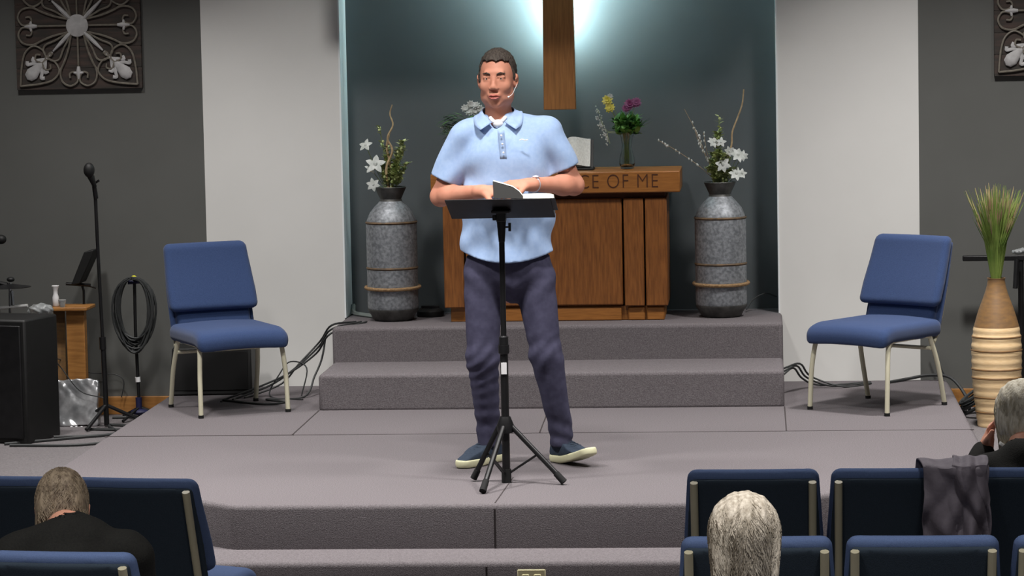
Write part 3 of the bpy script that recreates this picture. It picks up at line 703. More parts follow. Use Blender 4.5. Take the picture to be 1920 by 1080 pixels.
# ---- the speaker
HY = 13.30
A = lambda px, py, dy=0.0: np.array(at(px, py, Y=HY+dy))
root = (float(A(972, 872)[0]), HY, 0.0)
pr = thing('person', root, 0, 'standing man in light blue polo shirt and dark trousers with hands over an open book', 'person')
J = dict(
    shL=A(868, 256, .01), shR=A(1030, 247, .01), elL=A(826, 368, .04), elR=A(1076, 347, .06), wrL=A(905, 359, -.20), wrR=A(992, 346, -.20),
    neck=A(934, 226, .03), headc=A(933, 151, -.01), chest=A(951, 290), waist=A(951, 425), pelv=A(953, 500),
    hipL=A(912, 505), hipR=A(1000, 503), knL=A(904, 672, -.03), knR=A(1024, 668, -.03), anL=A(916, 822, .04), anR=A(1056, 818, .02))
HR = frame((-.10, -1, -.02), tilt=0.0)
S = Solid((root[0]-.47, HY-.42, -.005), (root[0]+.42, HY+.27, 1.90), 0.0042)
head(S, J['headc'], HR, 1.05)
S.rc(J['neck']+[0, 0.01, -.03], J['headc']+[0, .012, -.055], .060, .056, .03)
S.rc(A(898, 252, .03), A(1002, 247, .03), .045, .045, .04)
S.rc(J['chest'], J['waist'], .172, .176, .04, sq=(1, 1.5, 1)); S.rc(J['waist'], J['pelv'], .172, .165, .04, sq=(1, 1.45, 1))
for q in 'LR':
    S.rc(J['sh'+q]*.93+J['el'+q]*.07, J['el'+q], .048, .042, .03); S.rc(J['el'+q], J['wr'+q], .046, .029, .02)
    m2 = (J['el'+q]*.75+J['wr'+q]*.25); S.el(m2, (.05, .046, .044), .03)
    S.rc(J['hip'+q], J['kn'+q], .074, .054, .03); S.rc(J['kn'+q], J['an'+q], .052, .036, .03)
    S.el(J['kn'+q]*.65+J['an'+q]*.35+np.array([0, .015, 0]), (.054, .056, .09), .03)
hand(S, J['wrL'], (1, -.28, .05), (.1, .5, -.8), -1, (.35, .45, .3))
hand(S, J['wrR'], (-1, -.22, .02), (-.1, .4, -.9), 1, (.45, .6, .4))
for q, dx in (('L', -.9), ('R', .75)): S.rc(J['an'+q]+[0, 0, -.03], J['an'+q]+np.array([dx*.02, -.02, -.06]), .030, .022, .02)
S.mesh('body', 'skin', pr, root, 2)
# shirt
S = Solid((root[0]-.47, HY-.30, .78), (root[0]+.42, HY+.27, 1.62), 0.0052)
S.rc(A(951, 292), A(951, 400, -.01), .186, .192, .05, sq=(1, 1.42, 1)); S.rc(A(951, 395, -.015), A(951, 500, -.015), .196, .207, .05, sq=(1, 1.40, 1))
S.rc(A(884, 250, .02), A(1014, 244, .02), .062, .062, .06); S.rc(J['neck']+[0, .02, -.06], J['neck']+[0, .02, .0], .085, .068, .05)
S.rc(J['shL']+[.0, 0, -.005], A(834, 338, .02), .066, .068, .045); S.rc(J['shR']+[0, 0, -.005], A(1060, 318, .03), .066, .066, .045)
S.el(A(950, 300, -.055), (.15, .085, .11), .06)
def folds(X, Y, Z):
    x = X-root[0]; f = 0.0045*np.sin(Z*38+np.abs(x)*26+2*np.sin(x*9))*np.clip((np.abs(x)-.03)*7, 0, 1)
    f = f+0.0035*np.sin((Z-1.2)*22-np.abs(x)*40)*np.clip((1.38-Z)*5, 0, 1)*np.clip((Z-.86)*6, 0, 1)
    ring = np.abs(x-(-.10)); f = f+0.006*np.exp(-((Z-1.255+ (x+.08)**2*2)/.012)**2)*np.exp(-((x+.08)/.09)**2)
    return f
S.disp(folds)

hz_ = A(950, 492, -.1)[2]; S.F = np.maximum(S.F, (hz_+1.1*(S.ax[0][:, None, None]-root[0]+.02)**2+.10*(HY-.1-S.ax[1][None, :, None])*0-S.ax[2][None, None, :])).astype(np.float32)

dL = A(834, 338, .02)-J['shL']; dR = A(1060, 318, .03)-J['shR']
def cutend(p, d, r):
    d = d/np.linalg.norm(d)
    X = S.ax[0][:, None, None]; Y = S.ax[1][None, :, None]; Z = S.ax[2][None, None, :]
    side = (X*d[0]+Y*d[1]+Z*d[2]-d@p); rad = np.sqrt((X-p[0])**2+(Y-p[1])**2+(Z-p[2])**2)-r
    S.F = np.maximum(S.F, -np.maximum(-side, rad)).astype(np.float32)
cutend(A(832, 336, .02), dL, .15); cutend(A(1058, 316, .03), dR, .15)
# neck opening and V at the front
S.rc(J['neck']+[0, .01, -.055], J['neck']+[0, .0, .09], .045, .085, .004, 's')
S.rc(J['neck']+[0, -.05, .02], J['neck']+[0, -.16, -.035], .040, .006, .004, 's')
sh = S.mesh('polo_shirt', 'shirt', pr, root, 2)
pk = lambda px, py, dy: Vector(A(px, py, dy))-Vector(root)
from mathutils.bvhtree import BVHTree
MB().tube(spline([pk(919, 221, -.060), pk(925, 227, -.078), pk(933, 230, -.088), pk(941, 227, -.078), pk(948, 220, -.060)], 5), .009, 10).ell(pk(934, 232, -.078), (.024, .020, .020), 14, 10).build('undershirt', 'undershirt', pr)
bv_ = BVHTree.FromPolygons([v.co.copy() for v in sh.data.vertices], [tuple(p.vertices) for p in sh.data.polygons])
def lay(p, off):
    p = Vector(p); c, n, _i, d_ = bv_.find_nearest(p); sd__ = (p-c).dot(n)
    return p if sd__ > off else c+n*off
for q, nm in ((-1, 'collar'), (1, 'collar')):
    X_ = lambda x: 934+q*x
    tp = [pk(X_(0), 196, .075), pk(X_(22), 200, .05), pk(X_(30), 206, .0), pk(X_(24), 217, -.06), pk(X_(12), 229, -.10)]
    bt_ = [pk(X_(0), 212, .10), pk(X_(30), 214, .07), pk(X_(44), 222, .0), pk(X_(44), 234, -.08), pk(X_(33), 243, -.13)]
    tp = spline(tp, 5); bt_ = spline(bt_, 5); n_ = len(tp); vs = []
    for w_ in range(5):
        for k in range(n_):
            a_ = Vector(tp[k]).lerp(Vector(bt_[k]), w_/4); vs.append(tuple(lay(a_, .003+.003*(w_ == 4)+.003*(1-w_/4))))
    c_o = MB().add(vs, [(w_*n_+k, w_*n_+k+1, (w_+1)*n_+k+1, (w_+1)*n_+k) for w_ in range(4) for k in range(n_-1)]).build(nm, 'shirt', sh)
    so = c_o.modifiers.new('s', 'SOLIDIFY'); so.thickness = 0.003; so.offset = 1
pl_ = MB(); 
vs = []
for k in range(9):
    y_ = 244+54*k/8; x_ = 939+5*k/8
    for dx_ in (-6.5, 6.5): vs.append(tuple(lay(pk(x_+dx_, y_, -.15), .001)))
pl_.add(vs, [(2*k, 2*k+1, 2*k+3, 2*k+2) for k in range(8)]); po_ = pl_.build('button_placket', 'shirt', sh); so = po_.modifiers.new('s', 'SOLIDIFY'); so.thickness = .002; so.offset = 1
bt3 = MB()
for k in range(3): bt3.ell(lay(pk(940+2*k, 254+16*k, -.16), .004), (.0045, .002, .0045), 8, 6)
bt3.build('buttons', 'undershirt', sh)
lg_ = MB(); lg_.tube(spline([lay(pk(974, 263, -.170), .002), lay(pk(979, 261, -.172), .002), lay(pk(984, 263, -.172), .002), lay(pk(990, 262, -.170), .002)], 4), 0.0022, 6); lg_.build('chest_logo', 'undershirt', sh)
# trousers
S = Solid((root[0]-.30, HY-.20, .03), (root[0]+.34, HY+.22, 1.02), 0.0052)
S.rc(A(952, 460), A(953, 490), .180, .190, .04, sq=(1, 1.42, 1)); S.rc(A(918, 512, .02), A(992, 510, .02), .085, .085, .04)
S.rc(A(908, 520, -.005), J['knL']+[0, 0, 0], .092, .069, .018, sq=(1, 1.0, 1)); S.rc(A(1002, 517, -.005), J['knR'], .092, .069, .018, sq=(1, 1.0, 1))
S.rc(J['knL'], A(916, 805, .03), .071, .053, .03); S.rc(J['knR'], A(1052, 808, .02), .072, .052, .03)
for p_ in (A(916, 805, .03), A(1052, 808, .02)): S.rc(p_, (p_[0], p_[1]-.01, .08), .053, .050, .01)
def tf(X, Y, Z):
    kn = np.exp(-((Z-.46)/.10)**2); an = np.exp(-((Z-.17)/.10)**2); hp = np.exp(-((Z-.83)/.08)**2); x = X-root[0]
    return 0.0050*np.sin(Z*74+x*44*np.sin(Z*9)+np.sin(x*23)*2.2)*(kn*.7+an*.7)+0.0035*np.sin(Z*46-np.abs(x)*50)*hp+.002*np.sin(x*60+Z*6)
S.disp(tf); S.plane(A(950, 478), (0, 0, 1)); S.plane((0, HY, .078), (0, .05, -1)); S.mesh('trousers', 'trousers', pr, root, 2)
# shoes
def shoe(an, toe, lift):
    an = Vector(an); an.z = 0; toe = Vector(toe); d = (toe-an); L = 0.30; d.z = 0; d.normalize(); sd = Vector((-d.y, d.x, 0)); h0 = an-d*.075
    nV = lambda f, z, s_=0: np.array(h0+d*L*f+sd*s_+Vector((0, 0, z+lift*max(0, f-.3)**1.3)))
    lo = np.minimum(nV(0, 0), nV(1, 0))-[.1, .1, .06]; hi = np.maximum(nV(0, 0), nV(1, 0))+[.1, .1, .18]
    lo[2] = -.004
    U = Solid(lo, hi, 0.0038)
    U.rc(nV(.14, .050), nV(.16, .105), .040, .040, .02); U.rc(nV(.14, .046), nV(.55, .046), .038, .044, .02); U.rc(nV(.22, .085), nV(.62, .050), .034, .036, .03)
    U.rc(nV(.55, .042), nV(.87, .034), .044, .033, .02); U.plane(nV(.2, .115), tuple(d*0.35+Vector((0, 0, 1))))
    U2 = Solid(lo, hi, 0.0038)
    U2.rc(nV(.14, .022), nV(.60, .022), .045, .051, .01); U2.rc(nV(.60, .022), nV(.85, .022), .051, .043, .01)
    def slab(X, Y, Z):
        t = np.clip(((X-h0.x)*d.x+(Y-h0.y)*d.y)/L, 0, 1); zz = Z-lift*np.maximum(0, t-.3)**1.3
        return np.maximum(zz-.036, .002-zz)
    X = U2.ax[0][:, None, None]; Y = U2.ax[1][None, :, None]; Z = U2.ax[2][None, None, :]
    U2.F = np.maximum(U2.F, slab(X, Y, Z)).astype(np.float32)
    U.F = np.maximum(U.F, -(slab(X, Y, Z)+.002)).astype(np.float32)
    U.F = np.maximum(U.F, (0.03-(Z-lift*np.maximum(0, np.clip(((X-h0.x)*d.x+(Y-h0.y)*d.y)/L, 0, 1)-.3)**1.3))).astype(np.float32)
    o = U.mesh('shoe', 'shoe_fabric', pr, root, 2); U2.mesh('sole', 'shoe_sole', o, root, 2)
    la = MB(root)
    for i in range(4):
        f = .38+i*.075; c = Vector(nV(f, .098-i*.010)); la.tube([c-sd*.02, c+Vector((0, 0, .004)), c+sd*.02], .0022, 5)
    la.build('laces', 'shoe_fabric', o)
shoe(J['anL'], J['anL']+np.array([-.105, -.17, 0]), 0.0)
shoe(J['anR'], J['anR']+np.array([.135, -.16, 0]), 0.10)
# hair, eyes, brows, lips, watch, microphone
def hair_short(C, R, s, name, m, parent, root_, line=.072, th=.010, noise=.003):
    C = np.array(C); S = Solid(C-.15*s, C+.16*s, 0.003)
    P = lambda x, y, z: C+R@np.array([x, y, z])*s
    S.el(P(0, -.014, .044), np.array((.0755+th*.35, .097+th*.6, .085+th))*s, .01, 'u', R)
    S.el(P(0, -.06, -.005), np.array((.066+th, .055+th, .065))*s, .02, 'u', R)
    for q in (-1, 1): S.rc(P(q*.0735, .020, .030), P(q*.074, .012, -.005), .0075*s, .004*s, .01)
    S.disp(lambda X, Y, Z: noise*np.sin(X*210+Y*60)*np.sin(Y*190+Z*90)*np.sin(Z*150))
    X = S.ax[0][:, None, None]; Y = S.ax[1][None, :, None]; Z = S.ax[2][None, None, :]
    l = [((X-C[0])*R[0, i]+(Y-C[1])*R[1, i]+(Z-C[2])*R[2, i])/s for i in range(3)]
    line_ = line-.10*l[0]**2*8+.003*np.sin(l[0]*160)
    S.F = np.maximum(S.F, s*np.minimum(l[1]-.022-.25*np.maximum(0, l[2]-.02), line_-l[2])).astype(np.float32)
    S.F = np.maximum(S.F, s*(-.035-l[2]-.15*l[1])).astype(np.float32)
    return S.mesh(name, m, parent, root_, 1)
hs = 1.05
hair_short(J['headc'], HR, hs, 'hair', 'hair_brown', pr, root, line=.088, th=.010)
PH = lambda x, y, z: Vector(J['headc']+HR@np.array([-x, y, z])*hs)-Vector(root)
for q in (-1, 1):
    e = MB().ell(PH(q*.031, .0805, .0115), .0096, 16, 12).build('eye', 'eye_white', pr)
    MB().ell(PH(q*.031, .0872, .0118), .0040, 12, 8).build('iris', 'iris', e)
    MB().tube([PH(q*.014, .0955, .030), PH(q*.030, .0945, .0365), PH(q*.048, .082, .032)], [.0028, .0034, .002], 8).build('eyebrow', 'hair_brown', pr)
lp = MB(); lp.tube([PH(-.024, .089, -.0625), PH(-.010, .1005, -.0575), PH(0, .1005, -.059), PH(.010, .1005, -.0575), PH(.024, .089, -.0625)], [.0015, .0036, .0036, .0036, .0015], 8)
lp.tube([PH(-.022, .089, -.0655), PH(-.009, .0985, -.0715), PH(.009, .0985, -.0715), PH(.022, .089, -.0655)], [.0015, .0044, .0044, .0015], 8); lp.build('lips', 'lips', pr)
hm = MB(); hm.tube(spline([PH(.086, -.01, -.01), PH(.081, .025, -.03), PH(.072, .050, -.055), PH(.060, .066, -.066)], 6), .0011, 6).ell(PH(.058, .070, -.067), .0045, 8, 6); hm.build('headset_microphone', 'undershirt', pr)
wd = Vector(J['wrR']-J['elR']).normalized(); wc = Vector(J['wrR'])-wd*.035-Vector(root); wu = wd.orthogonal().normalized(); wv = wd.cross(wu)
wt = MB(); wt.tube([wc+(wu*math.cos(a/20*6.2832)+wv*math.sin(a/20*6.2832))*.0305 for a in range(21)], .006, 8); up = Vector((0, -.4, .9)); up = (up-wd*up.dot(wd)).normalized()
wt.ell(wc+up*.036, (.017, .017, .007), 14, 8, Matrix.Rotation(0, 3, 'X')); wt.build('wrist_watch', 'watch', pr)

# ---- seated people seen from behind
def strands(mb, C, R, s, n, rad, drop, spread=0.0, seed=1, r=0.0009):
    g = np.random.default_rng(seed); C = np.array(C)
    for _ in range(n):
        a = g.uniform(0, 2*np.pi); e0 = g.uniform(-.35, 1.5); L = g.uniform(.35, .6)*drop; pts = []
        for k in range(6):
            e = e0-L*k/5; aa = a+.12*np.sin(k*1.3+a*5)*spread
            rr = np.array(rad)+.002+.004*g.random()*(k/5)
            ch = np.cos(e) if e > 0 else 1+.10*e; vz = np.sin(e) if e > 0 else e
            pts.append(C+R@(np.array([rr[0]*ch*np.cos(aa), rr[1]*ch*np.sin(aa), rr[2]*vz]))*s)
        mb.tube([tuple(p) for p in pts], r*s, 3, cap=False)
def seated(label, seat, shoulder, headc, hfwd, hup, sw, top, hairm, headcut=None, root=None, arms=None, torso_d=.14, hair='short', h=.007, tilt=0):
    """seat: hip centre; shoulder: mid-shoulder point; all world"""
    seat = np.array(seat, float); sh_ = np.array(shoulder, float); hc = np.array(headc, float)
    rt = (float(seat[0]), float(seat[1]), ZF)
    t = thing('person', rt, 0, label, 'person'); R = frame(hfwd, hup, tilt)
    if arms is None: arms = {}
    side = np.array([1, 0, 0.0]); jl = {}
    for q in (-1, 1):
        shp = sh_+side*q*(sw-.06)+[0, 0, -.085]; el = arms.get(q, (shp+[q*.05, .10, -.26], None))[0]; wr = arms.get(q, (None, None))[1]
        if wr is None: wr = np.array(el)+[-q*.10, .20, -.03]
        jl[q] = (shp, np.array(el, float), np.array(wr, float), seat+[q*.10, 0, -.02], seat+[q*.13, .42, -.02], np.array([seat[0]+q*.13, seat[1]+.40, ZF+.09]))
    ks = [hc, sh_]+[np.array(p) for v_ in jl.values() for p in v_]; lo = np.min(ks, 0)-.19; hi = np.max(ks, 0)+.2; lo[2] = ZF
    S = Solid(lo, hi, h); head(S, hc, R, 1.0, True)
    S.rc(sh_+[0, 0, .0], hc+R@np.array([0, -.02, -.06]), .060, .055, .03)
    S.rc(sh_-side*(sw-.10)+[0, 0, -.085], sh_+side*(sw-.10)+[0, 0, -.085], .045, .045, .05); S.rc(sh_+[0, 0, -.16], seat, .135, .14, .05, sq=(1, 1.35, 1))
    for q in (-1, 1):
        a, b, c, d, e, f = jl[q]; S.rc(a, b, .046, .038, .03); S.rc(b, c, .036, .026, .02); S.rc(d, e, .075, .052, .03); S.rc(e, f, .05, .036, .03); S.rc(f, f+[0, .14, -.05], .032, .028, .03)
        dd = c-b; dd /= np.linalg.norm(dd); hn = arms.get(('n', q), (0, .3, -1)); hand(S, c, arms.get(('d', q), dd), hn, q, (.5, .7, .5))
    S.mesh('body', 'skin_pale', t, rt, 2)
    S = Solid(lo, hi, h)
    S.rc(sh_-side*(sw-.085)+[0, 0, -.075], sh_-side*.03+[0, 0, -.05], .068, .072, .06); S.rc(sh_+side*(sw-.085)+[0, 0, -.075], sh_+side*.03+[0, 0, -.05], .068, .072, .06); S.rc(sh_+[0, 0, -.16], seat+[0, 0, -.03], .165, .170, .06, sq=(1, 1.2, 1)); S.rc(sh_+[0, -.005, -.10], sh_+[0, .0, -.03], .13, .070, .08)
    for q in (-1, 1):
        a, b, c = jl[q][:3]; S.rc(a, b, .063, .052, .05); S.rc(b, c-(c-b)*.12, .050, .040, .02)
    S.disp(lambda X, Y, Z: .003*np.sin(Z*40+X*25)+.002*np.sin(X*55-Z*30)); S.rc(sh_+[0, 0, .0], hc+R@np.array([0, -.02, -.05]), .060, .066, .004, 's')
    S.mesh('sweater', top, t, rt, 2)
    S = Solid(lo, hi, .009); S.rc(seat+[-.05, 0, 0], seat+[.05, 0, 0], .15, .15, .03, sq=(1, 1.1, 1))
    for q in (-1, 1):
        a, b, c, d, e, f = jl[q]; S.rc(d, e, .092, .068, .03); S.rc(e, f+[0, 0, .02], .066, .055, .03)
    S.plane(seat+[0, 0, .10], (0, 0, 1)); S.mesh('trousers', 'black_knit', t, rt, 1)
    for q in (-1, 1):
        f = jl[q][5]; S = Solid(f-[.08, .1, .09], f+[.08, .26, .1], .007); S.rc(f+[0, 0, -.045], f+[0, .15, -.06], .042, .036, .02); S.plane(f+[0, 0, -.09], (0, 0, -1)); S.mesh('shoe', 'black_plastic', t, rt, 1)
    return t, rt, R
# grey haired head, third row
hc = np.array(at(1396, 1010, Y=7.86)); seat = np.array([hc[0]-.0, 7.80, ZF+.56])
t, rt, R = seated('person with thick short grey hair seen from behind at the bottom edge', (hc[0], 7.84, ZF+.55), (hc[0], 7.80, hc[2]-.19), hc, (0, 1, -.12), (0, .12, 1), .20, 'black_knit', 'hair_grey')
S = Solid(hc-.17, hc+.17, .0034)
P_ = lambda x, y, z: hc+R@np.array([x, y, z])
S.el(P_(0, -.014, .030), (.094, .110, .098), .02, 'u', R); S.el(P_(0, -.035, -.035), (.088, .085, .085), .03, 'u', R); S.el(P_(0, -.03, -.085), (.080, .075, .06), .03, 'u', R)
S.disp(lambda X, Y, Z: .0012*np.sin(X*150+Z*10+3*np.sin(Z*20))+.0008*np.sin(X*330+Z*14+2*np.sin(Z*33)))
X, Y, Z = S.ax[0][:, None, None], S.ax[1][None, :, None], S.ax[2][None, None, :]
fr_ = (Y-P_(0, .045, .055)[1])*.9-(Z-P_(0, .045, .055)[2])*.43; S.F = np.maximum(S.F, fr_).astype(np.float32)
hp_ = S.mesh('hair', 'hair_grey', t, rt, 1)
sb = MB(rt); strands(sb, P_(0, -.016, .012), R, 1.0, 3200, (.094, .109, .112), 1.7, .8, 3); sb.build('hair_strands', 'hair_grey', hp_)
# bowed person in black, second row left
hc = np.array(at(117, 958, Y=9.34))
sx = at(150, 1000, Y=9.2)[0]
t, rt, R = seated('person in black sweater, brown haired head bowed, seen from behind at left', (sx-.01, 9.0, ZF+.55), (at(138, 984, Y=9.14)[0], 9.10, at(138, 984, Y=9.14)[2]-.01), hc, (-.15, .82, -.52), (-.10, .5, .84), .250, 'black_knit', 'hair_blond')
S = Solid(hc-.17, hc+.17, .0036); P_ = lambda x, y, z: hc+R@np.array([x, y, z])
S.el(P_(0, -.014, .040), (.083, .106, .094), .02, 'u', R); S.el(P_(0, -.045, -.010), (.080, .062, .060), .03, 'u', R); S.el(P_(-.055, .01, -.05), (.033, .05, .055), .03, 'u', R)
S.disp(lambda X, Y, Z: .0012*np.sin(X*150+Z*10+3*np.sin(Z*20))+.0008*np.sin(X*330+Z*14+2*np.sin(Z*33)))
X, Y, Z = S.ax[0][:, None, None], S.ax[1][None, :, None], S.ax[2][None, None, :]; fw = R[:, 1]; uu = R[:, 2]; p = P_(0, .05, .05)
n_ = fw*.9-uu*.4; S.F = np.maximum(S.F, (X-p[0])*n_[0]+(Y-p[1])*n_[1]+(Z-p[2])*n_[2]).astype(np.float32)
S.el(P_(.080, .0, -.004), (.020, .024, .03), .004, 's', R)
hp_ = S.mesh('hair', 'hair_blond', t, rt, 1)
sb = MB(rt); strands(sb, P_(0, -.014, .025), R, 1.0, 1600, (.083, .105, .110), 1.1, .8, 5); sb.build('hair_strands', 'hair_blond', hp_)
# silver haired woman, front row right, hand on cheek
hc = np.array(at(1912, 778, Y=10.66))
sx = at(1925, 880, Y=10.5)[0]; shp = np.array([sx, 10.52, at(1900, 850, Y=10.52)[2]])
el = np.array(at(1822, 892, Y=10.70)); wr = np.array(at(1848, 842, Y=10.80)); el2 = shp+np.array([.24, .12, -.26])
t, rt, R = seated('silver haired woman in black at the right edge resting her cheek on her hand', (sx, 10.50, ZF+.55), shp, hc, (-.55, .82, -.12), (-.02, .1, 1), .20, 'black_knit', 'hair_silver', arms={-1: (el, wr), ('d', -1): (.25, .0, .95), ('n', -1): (.9, -.3, -.1)})
S = Solid(hc-.19, hc+.18, .0038); P_ = lambda x, y, z: hc+R@np.array([x, y, z])
S.el(P_(0, -.018, .032), (.088, .108, .098), .02, 'u', R); S.el(P_(0, -.045, -.045), (.086, .078, .075), .03, 'u', R); S.el(P_(-.055, -.005, -.03), (.036, .06, .06), .03, 'u', R); S.el(P_(.055, -.005, -.03), (.036, .06, .06), .03, 'u', R)
S.disp(lambda X, Y, Z: .0012*np.sin(X*150+Z*10+3*np.sin(Z*20))+.0008*np.sin(X*330+Z*14+2*np.sin(Z*33)))
X, Y, Z = S.ax[0][:, None, None], S.ax[1][None, :, None], S.ax[2][None, None, :]; fw = R[:, 1]; uu = R[:, 2]; p = P_(0, .062, .05)
n_ = fw*.9-uu*.4; S.F = np.maximum(S.F, (X-p[0])*n_[0]+(Y-p[1])*n_[1]+(Z-p[2])*n_[2]).astype(np.float32)
hp_ = S.mesh('hair', 'hair_silver', t, rt, 1)
sb = MB(rt); strands(sb, P_(0, -.018, .01), R, 1.0, 2000, (.088, .108, .113), 1.7, .8, 6); sb.build('hair_strands', 'hair_silver', hp_)
MB().box((-.03, -.02, -.006), (.03, .02, .006), Matrix.Translation(Vector(at(1888, 838, Y=10.60))-Vector(rt)) @ Matrix.Rotation(.5, 4, 'Y')).build('blouse_collar', 'undershirt', t, .004)

# ================================================================== JACKET over the front row chairs
ybk = 10.20
xa_, xb_ = at(1722, 900, Y=ybk)[0], at(1852, 900, Y=ybk)[0]
jk = thing('jacket', ((xa_+xb_)/2, ybk, ZF+.84), 0, 'crumpled dark grey jacket hung over the backs of two front row chairs', 'jacket')
def jsheet(x0, x1, x0b, x1b, zl, off, seed, front=.10):
    nu, nv = 60, 70; vs = []; g = random.Random(seed); ph = [g.uniform(0, 6.28) for _ in range(6)]
    zt_ = ZF+.866; cx, cz = (xa_+xb_)/2, ZF+.84
    for j in range(nv+1):
        v_ = j/nv
        for i in range(nu+1):
            u = i/nu; Lf = .12; Lt = .09; Lb = zt_-zl; s_ = v_*(Lf+Lt+Lb)
            vq = v_**.5; xr = (x0+(x1-x0)*u)*(1-vq)+(x0b+(x1b-x0b)*u)*vq
            if s_ < Lf: y = ybk+.115+off; z = zt_-Lf+s_
            elif s_ < Lf+Lt: a = (s_-Lf)/Lt*math.pi; y = ybk+.04+(.075+off)*math.cos(a); z = zt_+.012*math.sin(a)+off*.4
            else: y = ybk-.036-off; z = zt_-(s_-Lf-Lt); y += .20*(zt_-z)*.9
            w_ = min(1, max(0, (s_-Lf)/.1)); dn = .5+.5*v_
            fd = .014*math.sin(u*7+v_*5+ph[0]+1.2*math.sin(v_*5))+.010*math.sin(u*5-v_*13+ph[1])+.008*math.sin(u*11+v_*9+ph[2]+math.sin(v_*9))+.004*math.sin(v_*26-u*14+ph[3])
            fd = fd*1.7+.034+.010*abs(math.sin(u*9-v_*7+ph[4]))
            y -= fd*w_*dn; xr += .010*math.sin(v_*9+ph[4])*w_
            z += .006*math.sin(u*14+ph[5])*(1-abs(2*w_-1))
            vs.append((xr-cx, y-ybk, z-cz))
    fs = [(j*(nu+1)+i, j*(nu+1)+i+1, (j+1)*(nu+1)+i+1, (j+1)*(nu+1)+i) for j in range(nv) for i in range(nu)]
    return vs, fs
for args, nm in (((at(1706, 885, Y=ybk)[0], at(1850, 885, Y=ybk)[0], at(1738, 1010, Y=ybk)[0], at(1846, 1010, Y=ybk)[0], ZF+.56, .0, 3), 'back_piece'),
                 ((at(1800, 885, Y=ybk)[0], at(1856, 885, Y=ybk)[0], at(1782, 1010, Y=ybk)[0], at(1852, 1010, Y=ybk)[0], ZF+.58, .018, 8), 'sleeve')):
    o = MB().add(*jsheet(*args)).build(nm, 'jacket', jk); sd_ = o.modifiers.new('s', 'SOLIDIFY'); sd_.thickness = .006
p = Vector(at(1829, 902, Y=ybk-.06))-jk.location
MB().tube([p-Vector((.006, 0, .012)), p+Vector((.006, 0, .012))], .003, 6).build('zip_pull', 'pull', jk)

# ================================================================== WALL ART
def wall_art(cx, cz, half, label):
    t = thing('wall_art', (cx, YW+0.004, cz), 0, label, 'wall decoration', 'square scrollwork wall panels')
    H = half; bd = MB()
    for k in range(6): bd.box((-H, -.03, -H+2*H*k/6+.0012), (H, 0, -H+2*H*(k+1)/6-.0012))
    bd.box((-H+.004, -.028, -H+.004), (H-.004, -.002, H-.004)); bd.build('board', 'art_board', t, .0015)
    K = lambda u, v, d=0: (u*H, -.040-d, v*H)
    sc_ = MB()
    half_curves = [
        [(-.10, -.14), (-.15, -.36), (-.22, -.55), (-.29, -.72), (-.26, -.88), (-.14, -.945), (-.03, -.89), (-.02, -.80), (-.07, -.73), (-.14, -.75), (-.14, -.82)],
        [(-.935, -.935), (-.91, -.65), (-.85, -.42), (-.71, -.31), (-.56, -.38), (-.52, -.50), (-.58, -.57), (-.68, -.53), (-.67, -.45), (-.60, -.45)],
        [(-.17, -.12), (-.36, -.23), (-.52, -.30), (-.55, -.40), (-.50, -.48), (-.43, -.46), (-.44, -.40)],
        [(-.14, -.10), (-.40, -.16), (-.60, -.24), (-.71, -.31)],
    ]
    for c in half_curves:
        for sw_ in (0, 1):
            for sx_ in (-1, 1):
                for sy in (-1, 1):
                    for dg in ((0, 1) if c is half_curves[0] or c is half_curves[3] else (0, 1)):
                        pts = []
                        for (u, v) in c:
                            a, b = u, v
                            if dg: a, b = v, u
                            if sw_ and c in (half_curves[1], half_curves[2]): pass
                            pts.append(K(a*sx_, b*sy))
                        if sw_ == 0: sc_.tube(spline(pts, 5), .0058, 6)
    for a in range(4):
        ca, sa = math.cos(a*math.pi/2), math.sin(a*math.pi/2); r_ = lambda u, v: (u*ca-v*sa, u*sa+v*ca)
        sc_.tube([K(*r_(0, -.17)), K(*r_(0, -.66))], .0055, 6)
    sc_.build('iron_scrollwork', 'art_iron', t)
    MB().lathe([(.0, .0), (.175*H, 0), (.175*H, .010), (.12*H, .016), (0, .018)], n=36, cap=False).build('round_boss', 'art_white', t).rotation_euler.x = math.pi/2
    bpy.data.objects[-1] if False else None
    t.children[-1].location = (0, -.036, 0)
    for a in range(4):
        ang_ = math.pi/4+a*math.pi/2; d = np.array([math.cos(ang_), math.sin(ang_)]); n = np.array([-d[1], d[0]])
        q = lambda r, s_=0: K(*(d*r+n*s_))
        MB().tube([q(.15), q(.24), q(.38), q(.56)], [.009, .0125, .0115, .005], 8, flat=1).build('diagonal_spike', 'art_white', t)
        b_ = MB(); b_.tube([q(.58), q(.80), q(.93), q(1.05), q(1.14), q(1.17)], [.005, .013, .024, .036, .026, .004], 10, flat=1)
        for s1 in (-1, 1):
            b_.tube(spline([q(.74), q(.82, s1*.07), q(.90, s1*.13), q(.84, s1*.16)], 4), .0085, 6); b_.tube(spline([q(.86), q(.93, s1*.10), q(1.0, s1*.15), q(.96, s1*.19)], 4), .0095, 6)
        b_.v = [Vector((v.x, -.040+(v.y+.040)*.35, v.z)) for v in b_.v]; b_.build('corner_leaf', 'art_white', t)
        ca, sa = math.cos(a*math.pi/2), math.sin(a*math.pi/2); r2 = lambda u, v: K(u*ca-v*sa, u*sa+v*ca)
        f_ = MB(); f_.tube([r2(0, -.64), r2(0, -.72), r2(0, -.84)], [.008, .014, .006], 8); f_.tube([r2(-.08, -.735), r2(0, -.75), r2(.08, -.735)], [.006, .011, .006], 8); f_.build('fleur', 'art_white', t)
    return t
wall_art(-3.712, 2.009, .350, 'square dark wood panel with pale iron scrollwork on the left grey wall')
wall_art(1.278+.350, 1.990, .350, 'square scrollwork panel partly cut off on the right grey wall')

